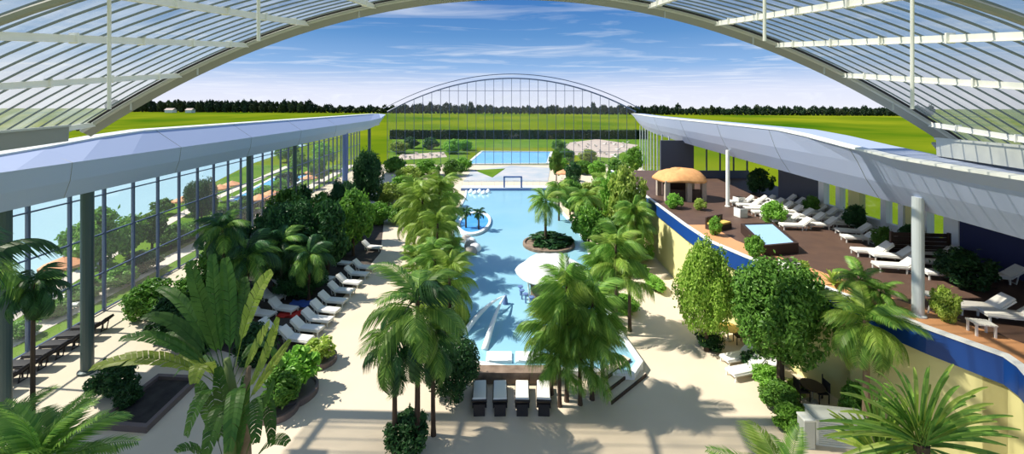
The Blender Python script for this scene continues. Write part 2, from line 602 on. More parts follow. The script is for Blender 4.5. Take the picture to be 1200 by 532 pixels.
# cirrus on a flat cloud deck: direction divided by its height
zc = nt.nodes.new('ShaderNodeMath'); zc.operation = 'MAXIMUM'; zc.inputs[1].default_value = .03
nt.links.new(sp.outputs['Z'], zc.inputs[0])
dv = nt.nodes.new('ShaderNodeVectorMath'); dv.operation = 'DIVIDE'
cz = nt.nodes.new('ShaderNodeCombineXYZ')
for i in range(3):
    nt.links.new(zc.outputs[0], cz.inputs[i])
nt.links.new(tc.outputs['Generated'], dv.inputs[0]); nt.links.new(cz.outputs[0], dv.inputs[1])
mp = nt.nodes.new('ShaderNodeMapping')
mp.inputs['Rotation'].default_value = (0, 0, math.radians(-14))
mp.inputs['Scale'].default_value = (.35, .75, 1)
mp.inputs['Location'].default_value = (3.4, 1.2, 0)
nt.links.new(dv.outputs[0], mp.inputs[0])
nz = nt.nodes.new('ShaderNodeTexNoise')
nz.inputs['Scale'].default_value = 1.15; nz.inputs['Detail'].default_value = 8; nz.inputs['Roughness'].default_value = .58
nz.inputs['Distortion'].default_value = .9
nt.links.new(mp.outputs[0], nz.inputs['Vector'])
cr = nt.nodes.new('ShaderNodeValToRGB')
cr.color_ramp.elements[0].position = .50; cr.color_ramp.elements[0].color = (0, 0, 0, 1)
cr.color_ramp.elements[1].position = .80; cr.color_ramp.elements[1].color = (.75, .75, .75, 1)
nt.links.new(nz.outputs['Fac'], cr.inputs[0])
# no cloud below the horizon
gt = nt.nodes.new('ShaderNodeMath'); gt.operation = 'GREATER_THAN'; gt.inputs[1].default_value = .0
nt.links.new(sp.outputs['Z'], gt.inputs[0])
mu = nt.nodes.new('ShaderNodeMath'); mu.operation = 'MULTIPLY'
nt.links.new(cr.outputs[0], mu.inputs[0]); nt.links.new(gt.outputs[0], mu.inputs[1])
mxs = nt.nodes.new('ShaderNodeMix'); mxs.data_type = 'RGBA'
mxs.inputs[7].default_value = (.86, .90, .97, 1)
nt.links.new(mu.outputs[0], mxs.inputs[0]); nt.links.new(rp.outputs[0], mxs.inputs[6])
nt.links.new(mxs.outputs[2], bg.inputs[0])
bg.inputs[1].default_value = 1.0
nt.links.new(bg.outputs[0], out.inputs[0])

vs_ = SC.view_settings
vs_.view_transform = 'Standard'; vs_.look = 'None'; vs_.gamma = 1; vs_.use_curve_mapping = False
vs_.exposure = 0.12

# ------------------------------------------------------------------ setting: ground and floors
def gz(x, y):
    t = min(1, max(0, (y - 240) / 260)); t = t * t * (3 - 2 * t)
    return -.03 + t * (5.9 - .0054 * max(-520, min(520, x)))


def GP(px, py):
    """point of the outdoor terrain at a pixel"""
    z = -.03
    for _ in range(30):
        p = at(px, py, z); z = gz(p.x, p.y)
    return at(px, py, z)


mb = MB()
xs = [-3000, -1400, -800] + list(range(-640, 641, 64)) + [800, 1400, 3000]
ys = [-60, 0, 100, 200] + list(range(220, 541, 20)) + [600, 900, 2500]
for y in ys:
    for x in xs:
        mb.v.append((x, y, gz(x, y)))
nx = len(xs)
for j in range(len(ys) - 1):
    for i in range(nx - 1):
        mb.f.append((j * nx + i, j * nx + i + 1, (j + 1) * nx + i + 1, (j + 1) * nx + i))
struct('ground', mb, M['grass'], smooth=True)

FL = lambda y: -(19.05 + .118 * y)                  # lower edge of the left roof fascia
WX = lambda y: FL(y) - 5.0                            # line of the glass wall, set back behind the fascia


def FRX(y):                                          # lower edge of the right one
    return 15.2 + .117 * y + max(0, y - 62) * .09


YE = 98.0
mb = MB().prism([(WX(-2) - .3, -2), (17.5, -2), (FRX(YE), YE), (WX(YE) - .3, YE)], -.25, 0)
struct('floor', mb, M['floor'])

# pool basin: water a little above the paving inside a white coping
ZW = .35
pool_px = [(556, 424), (600, 431), (650, 432), (700, 434), (738, 436), (746, 424), (716, 380), (703, 345), (694, 318), (690, 300), (684, 283),
           (675, 268), (660, 252), (648, 238), (642, 226), (640, 221), (548, 221), (546, 232), (539, 246), (533, 262), (530, 290),
           (531, 330), (533, 365), (536, 395)]
pool = [at(x, y, ZW) for x, y in pool_px]
struct('water', MB().prism(pool, .02, ZW), M['water'])
cx_ = sum(p.x for p in pool) / len(pool)


def ring(poly, w, z0, z1):
    """curb that follows a closed outline, w wide to the outside"""
    n = len(poly)
    ar = sum(poly[i - 1][0] * poly[i][1] - poly[i][0] * poly[i - 1][1] for i in range(n))
    pl = poly if ar > 0 else poly[::-1]
    outp = []
    for i in range(n):
        a, b, c = Vector(pl[i - 1][:2]), Vector(pl[i][:2]), Vector(pl[(i + 1) % n][:2])
        n1 = Vector(((b - a).y, -(b - a).x)).normalized(); n2 = Vector(((c - b).y, -(c - b).x)).normalized()
        m = (n1 + n2); m = m.normalized() * min(2.0, 1 / max(.4, m.normalized().dot(n1)))
        outp.append(b + m * w)
    m_ = MB()
    for p, q in zip(pl, outp):
        m_.v += [(p[0], p[1], z0), (p[0], p[1], z1), (q[0], q[1], z1), (q[0], q[1], z0)]
    for i in range(n):
        j = (i + 1) % n
        for k in range(4):
            k2 = (k + 1) % 4
            m_.f.append((4 * i + k, 4 * j + k, 4 * j + k2, 4 * i + k2))
    return m_


struct('trim_1', ring([tuple(p) for p in pool], .30, 0.0, .45), M['coping'])
# brown stone retaining wall in front of the pool, behind the dark loungers
a, b = at(556, 446), at(652, 446)
rw = MB()
rw.box(((a.x + b.x) / 2, a.y, .26), (b.x - a.x, .5, .56))
for i in range(9):
    rw.box((a.x + (b.x - a.x) * (i + .5) / 9, a.y - .27, .28), ((b.x - a.x) / 9 - .03, .06, .5))
rw.box(((a.x + b.x) / 2, a.y - .02, .57), (b.x - a.x + .1, .62, .06))
struct('wall_pool_front', rw, M['stone'])
# steps up to the pool rim
p0, p1 = at(716, 474), at(757, 441)
dirv = (p1 - p0).normalized(); nrm = Vector((-dirv.y, dirv.x, 0))
st = thing('steps', 'short flight of stone steps beside the drooping palms, at the corner of the pool', 'steps', p0)
del st['label'], st['category']; st['kind'] = 'structure'
st.name = 'trim_2'
for i in range(3):
    m_ = MB()
    off = nrm * (.45 * i + .22)
    L_ = (p1 - p0).length
    m_.box(dirv * L_ / 2 + off + Vector((0, 0, .08 + .08 * i)), (L_, .46, .16 * (i + 1)), math.atan2(dirv.y, dirv.x))
    link('tread', m_, M['floor'], st)
    m_ = MB()
    m_.box(dirv * L_ / 2 + nrm * (.45 * i - .02) + Vector((0, 0, .075 + .16 * i)), (L_, .05, .17), math.atan2(dirv.y, dirv.x))
    link('riser_strip', m_, M['dark_wood'], st)

# far side of the pool: white plaza, lawn wedge, outdoor basin
struct('floor_plaza', MB().prism([at(543, 213), at(642, 213), at(645, 197), at(600, 194.5), at(552, 200)], .0, .06), M['plaza'])
struct('lawn_wedge', MB().prism([at(556, 199.5, .06), at(592, 197.5, .06), at(577, 208, .06)], .0, .10), M['lawn'])
ob = [at(549, 192, 0), at(640, 191.5, 0), at(645, 178, 0), at(566, 177.5, 0)]
struct('water_outdoor', MB().prism(ob, -.05, .04), M['open_water'])
struct('trim_3', ring([tuple(p) for p in ob], .7, -.05, .12), M['coping'])
struct('lawn_far', MB().prism([at(455, 191), at(549, 192), at(545, 178), at(560, 173), at(650, 173), at(700, 192), at(760, 192), at(760, 160), at(460, 162)], -.2, -.005), M['lawn'])
struct('floor_garden', MB().prism([at(462, 188), at(524, 184), at(520, 178), at(470, 181)], -.2, .0), M['pink_stone'])
struct('floor_garden_east', MB().prism([at(655, 180), at(715, 185), at(748, 170), at(700, 163), at(668, 167)], -.2, .01), M['pink_stone'])

# outdoors beyond the glass wall: lawn, paths, lake, small basin
lw = [(WX(y) - .35, y) for y in (5, 30, 60, 97)]
struct('lawn', MB().prism(lw + [(-62, 97), (-52, 70), (-44, 45), (-33.5, 26), (-30, 16), (-28, 5)], -.2, -.004), M['lawn'])
struct('lake', MB().prism([(-28.5, 5), (-30.5, 16), (-34, 26), (-44.5, 45), (-52.5, 70), (-62.5, 97), (-75, 150), (-190, 170), (-190, 5)], -.2, .005), M['lake'])


def strip(name, pts, w, material, z=.02):
    m_ = MB()
    for i, p in enumerate(pts):
        t = (Vector(pts[min(i + 1, len(pts) - 1)]) - Vector(pts[max(i - 1, 0)])).normalized()
        n_ = Vector((-t.y, t.x))
        for s_ in (-1, 1):
            q = Vector(p) + n_ * w / 2 * s_
            m_.v += [(q.x, q.y, -.1), (q.x, q.y, z)]
    for i in range(len(pts) - 1):
        o = 4 * i
        m_.f += [(o + 1, o + 3, o + 7, o + 5), (o, o + 1, o + 5, o + 4), (o + 3, o + 2, o + 6, o + 7)]
    return struct(name, m_, material)


strip('path', [(WX(y) - 2.3, y) for y in (6, 15, 26, 40, 58, 97)], 1.6, M['pavpath'])
strip('path_lakeside', [(-29.4, 16), (-32.4, 26), (-37.2, 38), (-43, 55), (-52, 95)], 1.3, M['pavpath'], .018)
strip('path_cross', [(-29.8, 27), (-31.5, 28.2), (-33, 28.5)], 1.2, M['pavpath'], .024)
ob2 = [(-36.5, 58), (-41, 60), (-46, 80), (-40, 82)]
struct('water_garden', MB().prism(ob2, -.1, .04), M['open_water'])
struct('trim_4', ring(ob2, .6, -.1, .1), M['coping'])

# ------------------------------------------------------------------ setting: roof fascias
ysl = [2, 10, 14, 17, 20, 23, 26, 36, 50, 66, 82, 92, YE]
prof_low = [(0, 9.3), (-.35, 9.55), (.45, 10.95), (1.0, 10.95), (.6, 9.3)]
prof_l = [(0, 9.28), (.30, 10.1), (.42, 10.98), (-.3, 11.0), (-1.0, 9.28)]
prof_lu = [(.42, 10.98), (-1.25, 12.10), (-2.0, 12.10), (-2.0, 11.0)]
prof_lt = [(-1.23, 12.06), (-1.23, 12.18), (-2.1, 12.22), (-2.1, 12.06)]


def taper(prof, t):
    """far tip of the fascia thins towards the arch foot"""
    return prof


def dip(y):
    u = min(1, max(0, (27 - y) / 12))
    return .75 * u * u * (3 - 2 * u)


def fascia(name, profs, mats, xf, sx):
    root = thing(name, 'x', 'x'); del root['label'], root['category']; root['kind'] = 'structure'
    for nm, pr, mt_ in zip(('lower_cladding', 'upper_cladding', 'top_rail'), profs, mats):
        m_ = MB()
        n = len(pr)
        for y in ysl:
            k = 1.0 if y < 90 else max(.0, 1 - (y - 90) / 8.6)
            for o, z in pr:
                zz = 12.15 + (z - 12.15) * (.12 + .88 * k)
                if z > 11.5:                     # the crest dips under the sliding roof
                    zz -= dip(y)
                m_.v.append((xf(y) + sx * o, y, zz))
        for i in range(len(ysl) - 1):
            for q in range(n):
                q2 = (q + 1) % n
                m_.f.append((i * n + q, i * n + q2, (i + 1) * n + q2, (i + 1) * n + q))
        m_.f.append(tuple(range(n - 1, -1, -1))); m_.f.append(tuple((len(ysl) - 1) * n + q for q in range(n)))
        link(nm, m_.mesh(nm), mt_, root)
    for y in (19.5, 27, 36, 47, 60):
        m_ = MB()
        pts = [(xf(y) + sx * (o + .012), y, z - (dip(y) if z > 11.5 else 0)) for o, z in profs[0][:3] + profs[1][1:2]]
        m_.tube(pts, .012, 4)
        link('seam', m_, M['grey'], root)
    return root


fascia('trim_left', (prof_l, prof_lu, prof_lt), (M['fascia'], M['fascia_light'], M['white']), FL, 1)
prof_r = [(0, 9.28), (.62, 10.2), (1.02, 11.0), (.2, 11.0), (-1.0, 9.28)]
prof_ru = [(1.02, 11.0), (1.45, 12.22), (-1.0, 12.22), (-1.0, 11.0)]
prof_rt = [(1.47, 12.18), (1.47, 12.28), (1.1, 12.30), (1.1, 12.18)]
fascia('trim_right', (prof_r, prof_ru, prof_rt), (M['fascia_light'], M['fascia_light'], M['white']), FRX, -1)

# ------------------------------------------------------------------ setting: glazed vault over the near end
YR = 19.0
ZV = lambda x, y: H + 5.5 - .0163 * x * x - .129 * (YR - y)
ce = thing('ceiling', 'x', 'x'); del ce['label'], ce['category']; ce['kind'] = 'structure'
XL, XR = -19.95, 22.4
pur = [-19.4, -15.4, -12.3, -9.5, -6.4, -3.2, 0, 3.2, 6.4, 9.5, 12.3, 15.4, 19.4]
for x in pur:
    m_ = MB()
    z1, z0 = ZV(x, YR) - .13, ZV(x, 3) - .13
    m_.bar((x, 3, z0), (x, YR, z1), .11, .20)
    m_.bar((x, 3, z0 - .10), (x, YR, z1 - .10), .20, .025)
    y = 5.2
    while y < 18.5:
        m_.box((x, y, ZV(x, y) - .12), (.26, .05, .30))
        y += 2.1
    link('purlin', m_, M['cream_steel'], ce)


def arc_pts(y, x0, x1, dz, n=40):
    return [(x0 + (x1 - x0) * i / n, y, ZV(x0 + (x1 - x0) * i / n, y) + dz) for i in range(n + 1)]


y = 3.6
while y < 18.9:
    m_ = MB()
    pts = arc_pts(y, XL, XR, -.02)
    for p, q in zip(pts[:-1], pts[1:]):
        m_.bar(p, q, .045, .045)
    link('glazing_bar', m_, M['bar_grey'], ce)
    y += .62
for y in (8.9,):
    m_ = MB()
    m_.tube(arc_pts(y, XL, XR, -.30), .09, 6)
    link('arch_rib', m_, M['grey'], ce)
edges = [XL] + pur[1:-1] + [XR]
for x0, x1 in zip(edges[:-1], edges[1:]):
    m_ = MB()
    n = 8
    for i in range(n + 1):
        x = x0 + (x1 - x0) * i / n
        for y in (2.5, YR):
            m_.v.append((x, y, ZV(x, y) + .03))
    for i in range(n):
        m_.f.append((2 * i, 2 * i + 2, 2 * i + 3, 2 * i + 1))
    link('glass_pane', m_, M['glass_roof'], ce)
# edge of the vault: seal, tube and gutter band with hangers
m_ = MB(); m_.tube(arc_pts(YR - .22, XL, XR, -.03, 60), .05, 6); link('rubber_seal', m_, M['black'], ce)
m_ = MB(); m_.tube(arc_pts(YR, XL, XR, -.10, 60), .10, 8); link('edge_tube', m_, M['grey_light'], ce)
m_ = MB()
pts = arc_pts(YR, XL, XR, 0, 60)
for p in pts:
    m_.v += [(p[0], YR + .02, p[2] - .16), (p[0], YR + .40, p[2] - .40), (p[0], YR + .46, p[2] - .36), (p[0], YR + .06, p[2] - .06)]
for i in range(60):
    for k in range(4):
        k2 = (k + 1) % 4
        m_.f.append((4 * i + k, 4 * i + 4 + k, 4 * i + 4 + k2, 4 * i + k2))
link('gutter_band', m_, M['grey'], ce)
for x in (-17.7, -14.6, -7.1, 7.1, 11.2, 14.5, 17.7, 20.6):
    m_ = MB(); m_.box((x, YR + .02, ZV(x, YR) - .30), (.05, .05, .42)); link('hanger', m_, M['grey_light'], ce)
# four white rods that hang from the vault
for px, py in ((128, 128), (303, 48), (896, 48), (1069, 128)):
    p = P(px, py, 9.5)
    link('hanging_rod', MB().tube([p, (p.x, p.y, ZV(p.x, p.y) - .02)], .038, 8), M['white'], ce)
# carriages of the sliding roof on top of the fascias
def carriage(sx, pts, h, w, m0):
    m_ = MB()
    for (x, y, z) in pts:
        m_.v += [(x, y, z), (x + sx * .03, y, z - h), (x + sx * w, y, z - h), (x + sx * w, y, z)]
    n = len(pts)
    for i in range(n - 1):
        for k in range(4):
            k2 = (k + 1) % 4
            m_.f.append((4 * i + k, 4 * i + k2, 4 * i + 4 + k2, 4 * i + 4 + k))
    m_.f += [(3, 2, 1, 0), tuple(4 * (n - 1) + k for k in range(4))]
    link('roof_carriage', m_, m0, ce)
    m_ = MB()
    for p, q in zip(pts[:-1], pts[1:]):
        m_.bar((p[0], p[1], p[2] + .03), (q[0], q[1], q[2] + .03), .12, .08)
    link('carriage_rail', m_, M['grey_light'], ce)


carriage(-1, [(-15.2, 8, 12.76), (-17.1, 13.7, 12.76), (-18.7, 17.3, 12.80)], .62, .9, M['grey'])
carriage(1, [(13.0, 8.5, 12.28), (16.5, 13.2, 12.31), (17.8, 17.2, 12.27)], .70, .9, M['grey_light'])
m_ = MB(); m_.bar((17.9, 17.4, 12.1), (18.5, 17.6, 11.6), .12, .08); m_.box((18.6, 17.3, 11.75), (.5, .5, .5)); link('carriage_foot', m_, M['grey'], ce)

# ------------------------------------------------------------------ setting: glass wall on the lake side
gw = thing('wall_left', 'x', 'x'); del gw['label'], gw['category']; gw['kind'] = 'structure'
mys = [6 + 2.4 * i for i in range(39)]
mys = [y - .2 for y in mys if y < YE - 1]
for y in mys:
    link('mullion', MB().box((WX(y), y, 4.7), (.20, .11, 9.4)), M['mullion'], gw)
for z in (.12, 2.6, 5.2, 7.8):
    m_ = MB()
    for p, q in zip(mys[:-1], mys[1:]):
        m_.bar((WX(p), p, z), (WX(q), q, z), .09, .08)
    link('transom', m_, M['mullion'], gw)
for p, q in zip(mys[:-1], mys[1:]):
    m_ = MB()
    m_.v = [(WX(p), p, 0), (WX(q), q, 0), (WX(q), q, 9.5), (WX(p), p, 9.5)]
    m_.f = [(0, 1, 2, 3)]
    link('glass_pane', m_, M['glass_wall'], gw)
# columns under the fascia and the flat roof of the side aisle
for i, (y, r, k) in enumerate(((17.3, .20, 'column'), (21.06, .26, 'column'), (36.9, .20, 'column'), (46.9, .22, 'column'), (66.8, .42, 'blue_steel'), (84, .3, 'column'))):
    x = FL(y) - .3
    m_ = MB().tube([(x, y, 0), (x, y, 9.6)], r, 14)
    m_.lathe([(r * 1.5, 0), (r * 1.5, .12), (r * 1.02, .16)], 14, (x, y, 0))
    struct('column_aisle', m_, M[k])
struct('ceiling_aisle', MB().prism([(FL(y) - .9, y) for y in (5, 97)] + [(WX(y) - .5, y) for y in (97, 5)], 9.45, 9.8), M['grey_light'])
# dark planting ground of the grove
struct('floor_grove', MB().prism([at(*q_) for q_ in ((446, 296), (352, 408), (318, 428), (250, 408), (214, 372), (262, 318), (330, 268), (410, 236), (452, 240))], -.1, .012), M['bed'])

# ------------------------------------------------------------------ setting: far arched facade
fb = thing('wall_back', 'x', 'x'); del fb['label'], fb['category']; fb['kind'] = 'structure'
ax0, ax1 = FL(YE) + .8, FRX(YE) - .3
za, zt = 12.6, 20.6
ZA = lambda x: zt - (zt - za) * ((x - (ax0 + ax1) / 2) / ((ax1 - ax0) / 2)) ** 2
for dy, dz, r in ((0, 0, .17), (-3.2, .75, .10)):
    m_ = MB()
    m_.tube([(ax0 + (ax1 - ax0) * i / 60, YE + dy, ZA(ax0 + (ax1 - ax0) * i / 60) + dz) for i in range(61)], r, 8)
    link('arch_beam', m_, M['arch_steel'], fb)
nm_ = 28
for i in range(nm_ + 1):
    x = ax0 + (ax1 - ax0) * i / nm_
    m_ = MB().bar((x, YE, 0), (x, YE, max(1, ZA(x))), .07, .10)
    link('mullion', m_, M['mullion'], fb)
m_ = MB()
for i in range(40):
    x, x2 = ax0 + (ax1 - ax0) * i / 40, ax0 + (ax1 - ax0) * (i + 1) / 40
    m_.v += [(x, YE + .02, 0), (x2, YE + .02, 0), (x2, YE + .02, ZA(x2)), (x, YE + .02, ZA(x))]
    m_.f.append((4 * i, 4 * i + 1, 4 * i + 2, 4 * i + 3))
link('glass_pane', m_, M['glass_far'], fb)
for z, w in ((17.6, .09), (3.0, .1)):
    m_ = MB()
    hw = (ax1 - ax0) / 2 * math.sqrt(max(0, (zt - z) / (zt - za))) if z > za else (ax1 - ax0) / 2
    m_.bar(((ax0 + ax1) / 2 - hw, YE, z), ((ax0 + ax1) / 2 + hw, YE, z), .08, w)
    link('transom', m_, M['mullion'], fb)

# ------------------------------------------------------------------ setting: right terrace, one storey up
T = 5.0
edge = [(13.6, 56), (13.2, 47), (12.9, 36), (12.7, 30), (12.75, 26.3), (13.5, 23.6), (14.3, 21.5), (15.3, 18.6), (16.2, 16), (16.85, 14.7), (17.1, 14.2),
        (16.9, 13.6), (16.4, 12.9), (16.3, 11), (16.3, 6)]
BX = 25.5
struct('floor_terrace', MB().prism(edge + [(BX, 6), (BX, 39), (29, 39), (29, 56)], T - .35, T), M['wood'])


def along(name, pts, o0, o1, z0, z1, material):
    """wall that follows the terrace edge between two inward offsets"""
    m_ = MB()
    n = len(pts)
    for i, p in enumerate(pts):
        t = (Vector(pts[min(i + 1, n - 1)]) - Vector(pts[max(i - 1, 0)])).normalized()
        q = Vector((-t.y, t.x))                      # towards +x when the edge runs towards the camera
        if q.x < 0 and abs(q.x) > .2:
            q = -q
        a_, b_ = Vector(p) + q * o0, Vector(p) + q * o1
        m_.v += [(a_.x, a_.y, z0), (a_.x, a_.y, z1), (b_.x, b_.y, z1), (b_.x, b_.y, z0)]
    for i in range(n - 1):
        for k in range(4):
            k2 = (k + 1) % 4
            m_.f.append((4 * i + k, 4 * i + k2, 4 * i + 4 + k2, 4 * i + 4 + k))
    m_.f += [(3, 2, 1, 0), tuple(4 * (n - 1) + k for k in range(4))]
    return struct(name, m_, material)


for i_, j_ in ((0, 5), (3, 8), (6, 12), (9, 15)):
    along('wall_right', edge[i_:j_], .10, .40, 0, T - .9, M['wall_yellow'])
along('trim_5', edge, -.06, .40, T - 1.0, T - .02, M['navy'])
along('trim_6', edge, -.10, .14, T - .04, T + .06, M['coping'])
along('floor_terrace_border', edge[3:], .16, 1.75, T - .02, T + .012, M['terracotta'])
# roof slab over the terrace
sl = [(FRX(y) + .1, y) for y in (6, 20, 40, 57)]
struct('ceiling_terrace', MB().prism(sl + [(29.6, 57), (29.6, 6)], 9.55, 9.95), M['grey_light'])
# end wall of the terrace: anthracite, then a window strip
YT = 50.0
def edge_x(y):
    es = sorted(edge, key=lambda e: e[1])
    for p, q in zip(es[:-1], es[1:]):
        if p[1] <= y <= q[1]:
            return p[0] + (q[0] - p[0]) * (y - p[1]) / (q[1] - p[1])
    return FRX(y)


def inside(p, r):
    """keep a plant of radius r on the hall floor, clear of walls"""
    p = Vector(p)
    if p.y < YE:
        p.y = min(p.y, YE - r - .3)
        p.x = min(p.x, edge_x(p.y) - r - .25)
        p.x = max(p.x, WX(p.y) + r + .25)
    return p


struct('wall_terrace_end', MB().box((20.1, YT, T + 2.3), (4.0, .3, 4.6)), M['anthracite'])
wroot = thing('window_1', 'x', 'x'); del wroot['label'], wroot['category']; wroot['kind'] = 'structure'
m_ = MB()
m_.box((25.4, YT, T + .45), (7.0, .2, .9))
link('sill_panel', m_, M['anthracite'], wroot)
for x in (22.1, 23.75, 25.4, 27.05, 28.7):
    link('mullion', MB().box((x, YT, T + 2.3), (.14, .14, 4.5)), M['anthracite'], wroot)
m_ = MB(); m_.v = [(22.1, YT, T + .9), (28.7, YT, T + .9), (28.7, YT, T + 4.5), (22.1, YT, T + 4.5)]; m_.f = [(0, 1, 2, 3)]
link('glass_pane', m_, M['glass_wall'], wroot)
# long outer wall: white and yellow piers with windows, navy where it comes nearer
wr = thing('wall_terrace_side', 'x', 'x'); del wr['label'], wr['category']; wr['kind'] = 'structure'
link('parapet', MB().box((BX, 28.7, T + .4), (.3, 10.2, .8)), M['coping'], wr)
link('solid_panel', MB().box((BX, 36.4, T + 2.3), (.3, 5.2, 4.6)), M['anthracite'], wr)
link('return_panel', MB().box((27.2, 39, T + 2.3), (3.4, .3, 4.6)), M['anthracite'], wr)
for y, w, k in ((33.5, .6, 'pier_white'), (31.8, .4, 'pier_white'), (30.3, 1.0, 'wall_yellow'), (27.9, .4, 'pier_white'), (26.65, .35, 'pier_white'), (26.1, .45, 'wall_yellow'),
                (25.2, .5, 'pier_white'), (23.6, .8, 'pier_white')):
    link('pier', MB().box((BX, y, T + 2.3), (.45, w, 4.6)), M[k], wr)
m_ = MB(); m_.v = [(BX, 23.8, T + .8), (BX, 33.8, T + .8), (BX, 33.8, T + 4.5), (BX, 23.8, T + 4.5)]; m_.f = [(0, 1, 2, 3)]
link('glass_pane', m_, M['glass_wall'], wr)
struct('wall_terrace_navy', MB().box((BX, 14.8, T + 2.3), (.3, 17.4, 4.6)), M['navy_dark'])
# two pale columns of the terrace and glazing between terrace end and facade
for i, (x, y, r) in enumerate(((18.75, 35.6, .16), (16.75, 16.9, .20))):
    m_ = MB().tube([(x, y, T), (x, y, 9.9)], r, 16)
    m_.lathe([(r * 1.4, 0), (r * 1.4, .06), (r * 1.02, .10)], 16, (x, y, T))
    struct('column_terrace', m_, M['white'] if i == 0 else M['pale_column'], smooth=False)
wg = thing('wall_right_glazing', 'x', 'x'); del wg['label'], wg['category']; wg['kind'] = 'structure'
for y in (57, 61, 65, 69, 73, 77, 81, 86, 91):
    link('mullion', MB().box((FRX(y), y, 4.8), (.16, .12, 9.6)), M['pale_column'], wg)
m_ = MB()
yy = (57, 65, 73, 81, 91)
for p, q in zip(yy[:-1], yy[1:]):
    o = len(m_.v)
    m_.v += [(FRX(p), p, 0), (FRX(q), q, 0), (FRX(q), q, 9.5), (FRX(p), p, 9.5)]
    m_.f.append((o, o + 1, o + 2, o + 3))
link('glass_pane', m_, M['glass_wall'], wg)
# ------------------------------------------------------------------ furniture
import bmesh
ORD = ['first', 'second', 'third', 'fourth', 'fifth', 'sixth', 'seventh', 'eighth', 'ninth', 'tenth', 'eleventh', 'twelfth']


def soft(mb, name, w=.02, seg=2):
    bm = bmesh.new()
    me = mb.mesh(name)
    bm.from_mesh(me)
    bmesh.ops.bevel(bm, geom=bm.edges[:], offset=w, segments=seg, affect='EDGES', profile=.6)
    bm.to_mesh(me); bm.free()
    me.polygons.foreach_set('use_smooth', [True] * len(me.polygons))
    return me


TILT = lambda deg: Matrix.Rotation(math.radians(deg), 3, 'Y')


def make_lounger(name, label, frame_m, cush_m, group, solid=False):
    """foot towards +X, raised back at -X"""
    t = thing(name, label, 'sun lounger', (0, 0, 0), 0, group)
    m_ = MB()
    for s in (-1, 1):
        m_.box((.30, s * .31, .29), (1.34, .05, .07))
        m_.bar((-.36, s * .31, .29), (-.92, s * .31, .76), .05, .06)
    for x in (-.30, .1, .5, .94):
        m_.box((x, 0, .28), (.05, .62, .05))
    m_.bar((-.90, -.31, .75), (-.90, .31, .75), .05, .05)
    link('frame', m_, frame_m, t)
    link('mattress', soft(MB().box((.31, 0, .36), (1.34, .60, .09)), 'mattress', .03), cush_m, t)
    m_ = MB().box((0, 0, 0), (.80, .60, .09))
    link('backrest', soft(m_, 'backrest', .03), cush_m, t, (-.62, 0, .60), (0, math.radians(40), 0))
    if solid:
        m_ = MB().box((.30, 0, .15), (1.30, .56, .22)); link('base_panel', m_, frame_m, t)
        m_ = MB().box((0, 0, 0), (.86, .66, .05)); link('back_shell', soft(m_, 'back_shell', .02), frame_m, t, (-.67, 0, .545), (0, math.radians(40), 0))
        link('back_support', MB().box((-.80, 0, .26), (.08, .5, .52)), frame_m, t)
    for sx, sy in ((.88, -1), (.88, 1), (-.30, -1), (-.30, 1)):
        link('leg', MB().box((sx, sy * .30, .14), (.06, .05, .28)), frame_m, t)
    if not solid:
        link('prop', MB().bar((-.72, -.2, .58), (-.60, -.2, .0), .04, .04).bar((-.72, .2, .58), (-.60, .2, .0), .04, .04).bar((-.60, -.2, .03), (-.60, .2, .03), .04, .04), frame_m, t)
    return t


used = set()


def place(proto, loc, rz, label, group):
    if proto.name in used:
        return dup(proto, loc, rz, label, group)
    used.add(proto.name)
    proto.location = loc; proto.rotation_euler = (0, 0, rz)
    proto['label'] = label; proto['group'] = group
    return proto


lg_dark = make_lounger('wicker_lounger', '', M['wicker'], M['cushion'], '', True)
lg_white = make_lounger('sun_lounger', '', M['resin'], M['cushion'], '')
lg_blk = make_lounger('dark_lounger', '', M['wicker'], M['wicker'], '')

for i, px in enumerate((562, 586, 612, 637)):
    p = at(px, 472)
    place(lg_dark, p, PI / 2 + (.06, .03, -.02, -.06)[i],
          'dark wicker lounger with white cushion by the stone wall, ' + ORD[i] + ' from the twin palms', 'four dark loungers below the stone wall')

row = [(436, 293), (427, 317), (418, 325), (409, 335), (400, 345), (390, 357), (381, 368), (372, 379), (360, 390), (347, 402)]
for i, (px, py) in enumerate(row):
    p = at(px, py)
    place(lg_white, p, -.20 + .03 * (i % 3), 'white lounger along the bright path, ' + ORD[len(row) - 1 - i] + ' counted from the twin planters', 'white loungers along the path')
shade = [(318, 303), (312, 318), (332, 336), (345, 322), (318, 352), (332, 366), (306, 372), (388, 296), (400, 312), (378, 330), (322, 392), (300, 398)]
for i, (px, py) in enumerate(shade):
    place(lg_white, at(px, py), -.25, 'white lounger in the shade of the grove, second line behind the path', 'shaded loungers in the grove')
for i in range(7):
    y = 19.4 + i * .92
    place(lg_blk, (WX(y) + 1.5, y, 0), PI + .1, 'dark lounger by the tall glass wall, ' + ORD[i] + ' from the near end of its row', 'dark loungers by the glass wall')

